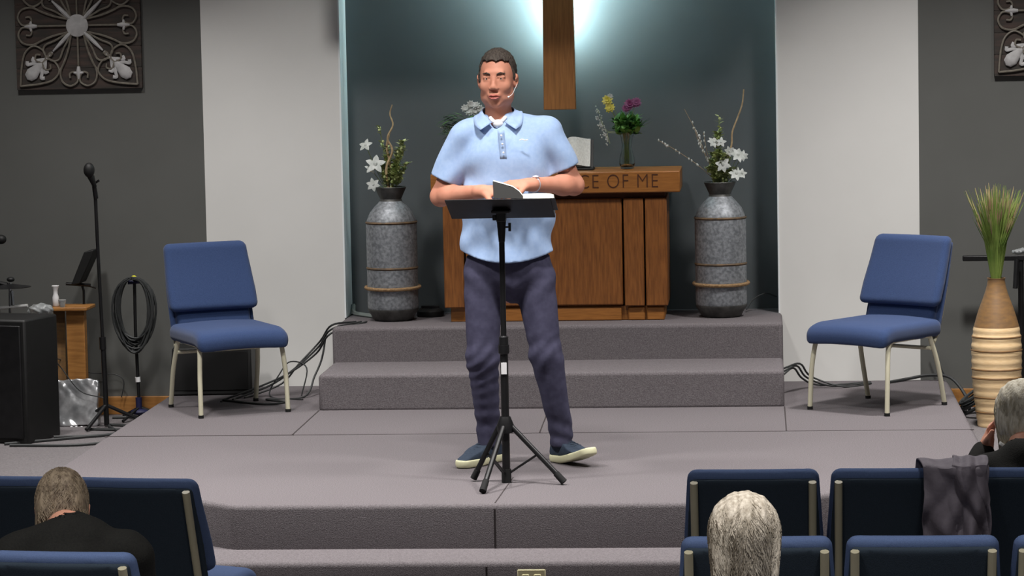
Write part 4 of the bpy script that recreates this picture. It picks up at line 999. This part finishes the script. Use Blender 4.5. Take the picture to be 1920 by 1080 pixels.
# ================================================================== RIGHT SIDE
bx, by_ = at(1869, 803, z=ZS)[0], at(1869, 803, z=ZS)[1]+.09
by_ = min(by_, 15.9); bx = at(1869, 760, Y=by_)[0]
bv = thing('bamboo_floor_vase', (bx, by_, ZS), 0, 'tall ribbed bamboo floor vase of grasses beside the right end of the stage', 'vase')
S_ = 5594/by_*1.0
H_ = at(1872, 521, Y=by_)[2]-ZS
zf = lambda y: at(1870, y, Y=by_)[2]-ZS
prof = [(34, 803), (36, 795), (39, 770), (42, 745), (45.5, 712), (46.5, 680), (46.5, 650), (45, 630), (42, 612)]
prof2 = [(42, 612), (37, 594), (32, 578), (26, 562), (21, 548), (17.5, 535), (16, 524), (17, 521), (15, 521), (13, 530)]
rb = []
for i in range(len(prof)-1):
    for k in range(8):
        t_ = k/8; r0 = prof[i][0]*(1-t_)+prof[i+1][0]*t_; y0 = prof[i][1]*(1-t_)+prof[i+1][1]*t_
        rb.append((r0/S_*(1+.013*math.sin(y0*.42)), max(0, zf(y0))))
MB().lathe(rb+[(42/S_, zf(612))], n=56).build('ribbed_body', 'bamboo_light', bv)
MB().lathe([(r/S_, zf(y)) for r, y in prof2], n=48).build('dark_neck', 'bamboo_dark', bv)
ry = MB()
for y0 in (630, 655, 690, 706, 742, 770): ry.lathe([(rr_, zf(y0)-.004) for rr_ in (0.0,)][:0]+[((np.interp(-y0, [-p_[1] for p_ in prof], [p_[0] for p_ in prof]))/S_+.002, zf(y0)-.005), ((np.interp(-y0, [-p_[1] for p_ in prof], [p_[0] for p_ in prof]))/S_+.004, zf(y0)), ((np.interp(-y0, [-p_[1] for p_ in prof], [p_[0] for p_ in prof]))/S_+.002, zf(y0)+.005)], n=48, cap=False)
ry.build('band', 'bamboo_dark', bv)
gb = MB(); gt = MB(); g_ = random.Random(4)
for k in range(480):
    a = g_.uniform(0, 6.28); l = g_.uniform(.30, .50); s_ = g_.uniform(0, 1)**.7; tx_ = s_*.155*math.cos(a)*(l/.45); ty_ = s_*.12*math.sin(a)
    p0 = (.02*math.cos(a)*s_, .02*math.sin(a)*s_, H_-.03); p1 = (tx_*.42, ty_*.42, H_+l*.5); p2 = (tx_, ty_, H_+l*(1-.10*s_))
    gb.tube([p0, p1, p2], [.0030, .0024, .0008], 3, cap=False)
    if k % 4 == 0:
        v0 = Vector(p1)*.45+Vector(p2)*.55; gt.tube([v0, v0*.5+Vector(p2)*.5, Vector(p2)*1.0+Vector((0, 0, .01))], [.002, .0045, .001], 4)
gb.build('grass_blades', 'grass', bv); gt.build('grass_plume', 'grass_tip', bv)
# black T-bar stand behind the vase
tz = at(1860, 486, Y=16.0)[2]; tx0_ = at(1806, 486, Y=16.0)[0]; tx1_ = at(1990, 486, Y=16.0)[0]; tcx = (tx0_+tx1_)/2
kb = thing('keyboard_stand', (tcx, 16.05, ZS), 0, 'black metal stand with a long crossbar behind the bamboo vase', 'stand')
MB().box((tx0_-tcx, -.02, tz-ZS-.012), (tx1_-tcx, .02, tz-ZS+.016)).build('crossbar', 'black_metal', kb, .004)
MB().tube([(at(1907, 500, Y=15.98)[0]-tcx, -.06, tz-ZS), (at(1903, 540, Y=15.98)[0]-tcx, -.09, at(1903, 540, Y=15.98)[2]-ZS)], .014, 10).build('hanging_arm', 'black_metal', kb)
MB().tube([(.05, 0, .02), (.05, 0, tz-ZS)], .016, 10).build('pole', 'black_metal', kb)
MB().box((-.19, -.02, 0), (.25, .02, .03)).box((.03, -.13, 0), (.07, .13, .03)).build('base', 'black_metal', kb, .004)
wx = at(1909, 472, Y=16.05)
pb = MB()
S = Solid(np.array(wx)-[.05, .04, .02], np.array(wx)+[.06, .04, .05], .004); S.el(wx, (.035, .025, .014), .01); S.el(np.array(wx)+[.03, 0, .006], (.03, .025, .016), .01); S.disp(lambda X, Y, Z: .003*np.sin(X*300)*np.sin(Z*300+Y*90))
S.plane((0, 0, tz+.017), (0, 0, -1)); o = S.mesh('plastic_bag', 'clear_plastic', None, (0, 0, 0), 1); tag(o, 'crumpled clear plastic wrapper lying on the black crossbar at right', 'wrapper')

# ================================================================== LEFT SIDE EQUIPMENT
# loudspeaker cabinet
sxr, syr = at(97, 826, z=ZS)[0], at(97, 826, z=ZS)[1]
zt_ = at(60, 592, Y=15.3)[2]
bxm = thing('speaker_cabinet', (-4.02, 15.32, ZS), math.radians(-16), 'large black speaker cabinet standing on the side floor at the left edge', 'speaker')
MB().box((-.30, -.17, 0), (.30, .17, zt_-ZS)).build('cabinet', 'black_plastic', bxm, .012)
MB().box((-.275, -.182, .03), (.275, -.168, zt_-ZS-.03)).build('front_grille', 'black_metal', bxm, .005)
MB().box((-.0, -.19, zt_-ZS-.075), (.10, -.175, zt_-ZS-.055)).build('handle', 'rubber', bxm, .003)
# hardware on top of the cabinet
ht = thing('cymbal_stand', (at(20, 590, Y=15.7)[0], 15.72, ZS), 0, 'chrome drum hardware with a dark cymbal above the black speaker cabinet', 'stand')
hx = lambda px, py: Vector(at(px, py, Y=15.72))-ht.location
MB().tube([hx(19, 800), hx(19, 530)], .008, 8).tube([hx(25, 572), hx(22, 545)], .011, 8).build('pole', 'chrome', ht)
MB().tube([hx(-30, 580), hx(52, 573)], .009, 10).build('cross_tube', 'undershirt', ht)
cy = hx(18, 534); MB().lathe([(.001, .004), (.03, .003), (.115, -.012), (.113, -.014), (.03, 0), (.001, .001)], tuple(cy), 32).build('cymbal', 'black_metal', ht)
MB().ell(hx(20, 524), (.022, .022, .014), 12, 8).tube([hx(-12, 528), hx(14, 534)], .012, 8).build('wing_nut', 'black_plastic', ht)
for a in (0, 2.1, 4.2): MB().tube([(0, 0, .22), (.16*math.cos(a), .16*math.sin(a), .01)], .006, 6).build('leg', 'chrome', ht)
# microphone at the left edge
em = thing('microphone_boom', (at(-30, 460, Y=15.7)[0], 15.95, ZS), 0, 'tip of a black microphone poking in at the left edge above the drum hardware', 'microphone')
e0 = Vector(at(2, 449, Y=15.9))-em.location; MB().ell(e0, (.03, .028, .026), 14, 10).build('microphone_head', 'black_plastic', em)
MB().tube([e0+Vector((-.02, 0, 0)), e0+Vector((-.09, .0, -.02)), (0, 0, e0.z-.05), (0, 0, .01)], .011, 8).build('pole', 'black_metal', em)
MB().lathe([(.09, 0), (.09, .012), (.02, .02)], n=20).build('base', 'black_metal', em)
# clear plastic sheet over hardware
c0 = np.array(at(78, 580, Y=15.6)); S = Solid(c0-[.12, .08, .08], c0+[.12, .08, .09], .005); S.el(c0, (.065, .05, .032), .01); S.el(c0+[-.03, .02, -.01], (.05, .04, .03), .01)
S.disp(lambda X, Y, Z: .004*np.sin(X*120+Z*60)*np.sin(Z*150+Y*60)); o = S.mesh('plastic_wrap', 'clear_plastic', None, (0, 0, 0), 1); tag(o, 'crumpled grey plastic wrap lying on the end of the white tube at left', 'plastic wrap')
# wooden lectern
wl = thing('wooden_lectern', (at(130, 700, Y=15.95)[0], 16.0, ZS), 0, 'small wooden lectern against the left wall behind the silver bag', 'lectern')
wxl = lambda px, py, Y=15.95: Vector(at(px, py, Y=Y))-wl.location
a, b = wxl(124, 580), wxl(158, 580); MB().box((a.x, -.06, 0.0), (b.x, .0, a.z)).build('front_post', 'baseboard_wood', wl, .003)
a2, b2 = wxl(95, 575), wxl(116, 575); MB().box((a2.x, .0, 0.12), (b2.x, .03, a2.z)).build('side_panel', 'bamboo_dark', wl, .003)
t0_, t1_ = wxl(95, 572), wxl(166, 566); MB().box((t0_.x, -.10, a.z-.006), (t1_.x, .12, a.z+.014)).build('top_board', 'baseboard_wood', wl, .005)
MB().box((a2.x, -.06, 0), (b.x, .10, .02)).build('base_board', 'baseboard_wood', wl, .003)
# bottle and bits on lectern
bt = thing('spray_bottle', (at(102, 560, Y=15.95)[0], 15.98, at(102, 566, Y=15.98)[2]), 0, 'small clear bottle standing on the wooden lectern at left', 'bottle')
bt.location.z = wl.location.z+a.z+.014
MB().lathe([(.014, 0), (.018, .005), (.018, .05), (.012, .07), (.013, .09), (.021, .112), (.019, .115)], n=16).build('bottle', 'sticker', bt)
cu = MB().lathe([(.014, 0), (.022, .04), (.02, .042)], n=14).build('plastic_cup', 'clear_plastic'); cu.location = (at(114, 560, Y=15.9)[0], 15.93, bt.location.z); tag(cu, 'small clear cup beside the bottle on the wooden lectern', 'cup')
# tablet holder on a stand
tb = thing('tablet_stand', (at(157, 640, Y=16.1)[0], 16.1, ZS), 0, 'dark tilted tablet on a stand above the wooden lectern', 'tablet stand')
q = lambda px, py: Vector(at(px, py, Y=16.1))-tb.location
MB().tube([(0, 0, .01), q(157, 545)+Vector((0, 0, 0)), q(153, 533)], .007, 8).build('pole', 'black_metal', tb); MB().lathe([(.08, 0), (.08, .01), (.015, .018)], n=18).build('base', 'black_metal', tb)
a, b = q(140, 533), q(176, 468); th_ = Vector((.022, 0, .010))
def slab4(pts, y0, y1): n = len(pts); return [(p.x, y0, p.z) for p in pts]+[(p.x, y1, p.z) for p in pts], [tuple(range(n)), tuple(range(2*n-1, n-1, -1))]+[(i, i+n, (i+1) % n+n, (i+1) % n) for i in range(n)]
MB().add(*slab4([q(141, 531), q(165, 470), q(183, 466), q(178, 482), q(157, 529)], -.10, .06)).build('tablet', 'black_plastic', tb, .004)
MB().tube([q(124, 532), q(141, 533), q(170, 535)], .009, 8).tube([q(157, 534), q(180, 540)], .005, 6).build('holder', 'black_metal', tb)
# silver bag leaning
bgx = at(145, 806, z=ZS); bgy = 15.78; bz0 = ZS
bg_ = thing('silver_bag', (at(145, 780, Y=bgy)[0], bgy, ZS), 0, 'shiny silver foil bag standing behind the black speaker cabinet', 'bag')
wA, wB = at(101, 800, Y=bgy)[0]-bg_.location.x, at(186, 800, Y=bgy)[0]-bg_.location.x; hB = at(145, 712, Y=bgy)[2]-ZS
S = Solid((wA-.02+bg_.location.x, bgy-.06, ZS-.01), (wB+.02+bg_.location.x, bgy+.08, ZS+hB+.03), .005)
def bagf(X, Y, Z):
    u = X-bg_.location.x; v = Z-ZS; th = .035*np.clip(1.05-v/hB, .08, 1)**.5
    d = np.maximum(np.maximum(np.abs(u-(wA+wB)/2)-(wB-wA)/2+.0*v, np.abs(v-hB/2)-hB/2), np.abs(Y-bgy-.06*v)-th)
    return d+.004*np.sin(u*31+v*17+2*np.sin(v*23))+.003*np.sin(v*47-u*25+2*np.sin(u*37))+.0015*np.sin(u*120+4*np.sin(v*30))
S.put(bagf, (wA+bg_.location.x, bgy-.05, ZS), (wB+bg_.location.x, bgy+.08, ZS+hB), 0)
S.plane((0, 0, ZS+.001), (0, 0, -1)); S.mesh('bag_body', 'silver_bag', bg_, tuple(bg_.location), 1)
ds = MB()
for px in (134, 143, 153): ds.ell(Vector(at(px, 802, Y=bgy-.045))-bg_.location, (.009, .004, .009), 10, 8)
ds.build('round_stud', 'sticker', bg_)
# microphone stand
mx, my = at(201, 800, z=ZS)[0], 15.72
mx = at(200, 790, Y=my)[0]
mc = thing('microphone_stand', (mx, my, ZS), 0, 'tall black microphone stand with the microphone on top at left of the stage', 'microphone stand')
q = lambda px, py, dy=0: Vector(at(px, py, Y=my+dy))-mc.location
MB().tube([(0, 0, .01), q(193, 640)], .014, 10).build('lower_pole', 'black_metal', mc); MB().tube([q(193, 645), q(184, 480), q(178, 352)], .0095, 10).build('upper_pole', 'black_metal', mc)
MB().tube([q(193, 655), q(192, 632)], .018, 10).build('clutch', 'black_metal', mc)
MB().tube([q(180, 372), q(176, 345, -.02), q(172, 330, -.03)], [.013, .012, .014], 10).tube([q(186, 338), q(176, 345)], .006, 8).build('microphone_clip', 'black_metal', mc)
MB().tube([q(178, 350, -.02), q(169, 330, -.05)], [.011, .017], 14).build('microphone_body', 'black_plastic', mc); MB().ell(q(167, 319, -.055), (.030, .030, .040), 18, 12).build('microphone_grille', 'black_plastic', mc)
for a in (.4, 2.5, 4.4): MB().tube([(.0, 0, .12), (.22*math.cos(a), .20*math.sin(a), .012)], .010, 8).build('leg', 'black_metal', mc)
# coiled cable on a stand
kx, ky = at(262, 770, Y=16.0)[0], 16.0
cs = thing('cable_stand', (kx, ky, ZS), 0, 'short black stand by the left wall that the coiled cable hangs on', 'stand')
q = lambda px, py, dy=0: Vector(at(px, py, Y=ky+dy))-cs.location
MB().tube([(0, 0, .01), q(254, 620), q(252, 524)], .009, 10).build('pole', 'black_metal', cs); MB().tube([q(240, 530), q(266, 528)], .010, 8).build('top_hook', 'navy', cs)
MB().ell(q(251, 520, -.03), (.014, .012, .011), 10, 8).build('yellow_cap', 'yellow', cs); MB().tube([q(261, 770), q(260, 745)], .017, 10).ell(q(262, 772), (.05, .04, .018), 14, 8).build('foot_collar', 'navy', cs)
MB().tube([q(259, 716), q(258, 707)], .014, 10).build('white_collar', 'sticker', cs)
for a in (.2, 2.3, 4.3): MB().tube([(.0, 0, .07), (.17*math.cos(a), .14*math.sin(a), .010)], .008, 8).build('leg', 'black_metal', cs)
ck = MB(); g_ = random.Random(9); pts = []
for k in range(22*28):
    a = k/28*2*math.pi; lp_ = k//28; c = (g_.uniform(-.1, .1)*0); rx = .098+.014*math.sin(lp_*2.1)+.010*math.sin(lp_*5); rz = .185+.02*math.sin(lp_*1.7)
    pts.append((rx*math.sin(a)*(1+.12*math.cos(a)), -.035+.016*math.sin(lp_*3.3+a), rz*math.cos(a)-rz+.005*math.sin(a*3+lp_)))
o_ = q(252, 520); pts = [(p[0]+o_.x, p[1]+o_.y, p[2]+o_.z) for p in pts]
ck.tube(pts, .0052, 6); cc_ = ck.build('coiled_cable', 'cable_rubber'); cc_.location = cs.location; tag(cc_, 'thick oval coil of black cable hanging on the short stand', 'cable')
# floor monitor behind left chair
mn = thing('stage_monitor', (-2.965, 15.94, 0), math.radians(3), 'black floor monitor speaker behind the left stage chair', 'speaker')
zm = at(400, 652, Y=15.9)[2]
MB().add([(-.225, -.09, 0), (.225, -.09, 0), (.225, .20, 0), (-.225, .20, 0), (-.215, -.03, zm), (.215, -.03, zm), (.215, .20, zm), (-.215, .20, zm)], [(3, 2, 1, 0), (4, 5, 6, 7), (0, 1, 5, 4), (1, 2, 6, 5), (2, 3, 7, 6), (3, 0, 4, 7)]).build('cabinet', 'black_plastic', mn, .01)
MB().add([(-.2, -.088, .03), (.2, -.088, .03), (.195, -.044, zm-.025), (-.195, -.044, zm-.025), (-.2, -.080, .03), (.2, -.080, .03), (.195, -.036, zm-.025), (-.195, -.036, zm-.025)], [(0, 1, 2, 3), (7, 6, 5, 4), (0, 4, 5, 1), (1, 5, 6, 2), (2, 6, 7, 3), (3, 7, 4, 0)]).build('grille', 'rubber', mn)
# small black flood lamp on the platform
fl = thing('floor_lamp_unit', (at(808, 590, Y=16.3)[0], 16.28, AB), 0, 'small black round lamp on the platform between the left vase and the altar', 'lamp')
MB().lathe([(.07, 0), (.075, .01), (.075, .03), (.06, .045), (.05, .046)], n=24).build('housing', 'black_plastic', fl); MB().box((-.05, -.01, .03), (.05, .01, .06)).build('bracket', 'black_metal', fl, .003)
# wall outlet on the lower riser
o1, o2 = at(970, 1068, Y=11.883), at(1023, 1068, Y=11.883)
ot = thing('electrical_outlet', ((o1[0]+o2[0])/2, 11.885, (o1[2])-.035), 0, 'beige electrical outlet plate on the lowest riser of the stage', 'outlet')
MB().box((-.057, -.006, -.035), (.057, 0, .035)).build('cover_plate', 'outlet', ot, .003)
for s_ in (-1, 1): MB().box((s_*.024-.014, -.009, -.016), (s_*.024+.014, -.004, .016)).build('socket', 'outlet', ot, .003)
# bulletins on the seat between second row chairs
hb = MB(); p = Vector(at(1880, 1012, Y=9.05)); hb.box((-.05, -.004, -.07), (.05, .004, .05), Matrix.Translation(p) @ Matrix.Rotation(math.radians(-28), 4, 'X') @ Matrix.Rotation(.12, 4, 'Y')); hb.o = Vector((0, 0, 0))
#BULLETIN

# ================================================================== CABLES
def cable(pts, r, m, label, group=None, n=6):
    o = MB().tube(spline(pts, n), r, 6).build('cable', m); tag(o, label, 'cable', group); return o
PT = lambda px, py, Y: at(px, py, Y=Y)
# bundle running down from the platform on the left
zs = .006
for i, (dx, dy_, lab) in enumerate(((0, 0, 'topmost'), (6, 10, 'second'), (16, 22, 'lowest'))):
    pts = [(XB+.10+.03*i, 15.95, AB+.008), (XL2-.01+.0*i, 15.80-.02*i, AB+.006-.02*i), PT(600-dx*.4, 640+dy_, 15.95-.05*i), PT(560-dx, 683+dy_*.7, 15.9-.05*i), (XL1-.30-.05*i, 15.86-.06*i, .06), (XL1-.45-.06*i, 15.78-.07*i, zs), (-2.75-.05*i, 15.70-.08*i, zs)]
    cable(pts, .0055, 'cable_rubber', 'dark cable sagging off the platform left of the steps, %s of its bundle' % lab, 'cables left of the steps')
cable([PT(612, 620, 15.9), PT(604, 670, 15.85), PT(590, 705, 15.8), (-2.43, 15.7, zs), (-2.62, 15.62, zs), (-2.5, 15.5, zs), (-2.6, 15.42, zs), (-2.85, 15.6, zs)], .006, 'cable_rubber', 'thin dark cable looping on the stage floor by the steps')
cable([(-2.45, 15.75, zs), PT(575, 690, 15.8), PT(545, 678, 15.85), PT(525, 700, 15.8), (-2.62, 15.75, zs), (-2.42, 15.6, zs)], .004, 'cable_rubber', 'thin looped cable standing up between chair leg and steps')
cable([(XB+.02, 16.45, AB+.05), (XB+.03, 16.40, AB+.012), (XB+.09, 16.3, AB+.01), (XB+.17, 16.2, AB+.01)], .014, 'cable_grey', 'pale grey hose on the platform beside the left metal vase')
cable([PT(1400, 580, 16.3), PT(1412, 562, 16.35), PT(1435, 550, 16.4), PT(1456, 556, 16.46)], .004, 'cable_rubber', 'thin black cable arching up behind the right metal vase')
for i in range(3):
    cable([(XR1+.0, 15.55+.05*i, .12+.01*i), PT(1488+6*i, 690-4*i, 15.75), PT(1505+8*i, 710-2*i, 15.9), (.33+.06*i, 16.0-.04*i, zs), (.6, 16.12-.03*i, zs)], .0055, 'cable_rubber', 'dark cable right of the steps by the white wall, %s of three strands' % ('upper', 'middle', 'lower')[i], 'cables right of the steps')
cable([(.70, 16.10, zs), (.80, 16.19, zs+.006), (.92, 16.2, .03), (1.03, 16.15, .02), (1.10, 16.05, -.06), (1.12, 15.95, ZS+.01)], .009, 'cable_rubber', 'black cable running over the back corner of the stage at right')
cable([PT(1745, 640, 16.18), PT(1757, 672, 16.18), PT(1768, 698, 16.18), (1.02, 16.16, .02)], .004, 'cable_rubber', 'thin cable hanging on the wall behind the right stage chair')
ck = MB(); pts = []
for k in range(7*20):
    a = k/20*2*math.pi; l_ = k//20; pts.append((.075*math.cos(a)+.012*math.sin(l_*2.2), .10*math.sin(a)+.01*math.cos(l_*3), .012*l_+.01+.05*(1+math.cos(a))))
ck.tube(pts, .008, 6); o = ck.build('cable', 'cable_rubber'); o.location = (1.145, 15.85, ZS); tag(o, 'heaped coil of black cable on the side floor beside the bamboo vase', 'cable')
fz = ZS+.008
L3 = [([(-3.9, 15.05, fz), (-3.6, 15.25, fz), (-3.35, 15.45, fz), (-3.30, 15.9, fz), (-3.45, 16.1, fz)], 'black cable on the side floor curving along the stage edge'),
      ([(-3.86, 15.0, fz), (-3.5, 15.0, fz), (-3.28, 15.2, fz), (-3.32, 15.5, fz), (-3.6, 15.6, fz)], 'black cable on the side floor in a wide loop before the speaker cabinet'),
      ([(-3.7, 15.3, fz), (-3.45, 15.35, fz), (-3.3, 15.6, fz), (-3.5, 15.75, fz), (-3.4, 15.5, fz), (-3.3, 15.35, fz)], 'black cable tangled at the foot of the microphone stand'),
      ([(-3.25, 15.2, fz), (-3.3, 15.75, fz), (-3.26, 16.05, fz), (-3.55, 16.05, fz)], 'black cable running back to the wall under the coil stand')]
for p_, lab in L3: cable(p_, .008, 'cable_rubber', lab)
cable([PT(100, 672, 15.9), PT(115, 690, 15.72), PT(150, 733, 15.72), PT(190, 745, 15.71), PT(196, 748, 15.72)], .003, 'cable_rubber', 'thin wire drooping in front of the silver bag')
cable([PT(98, 670, 15.95), PT(130, 680, 16.05), PT(165, 698, 16.15), PT(215, 702, 16.2), PT(232, 715, 16.2), PT(228, 745, 16.2)], .003, 'cable_rubber', 'thin wire sagging along the left wall behind the microphone stand')
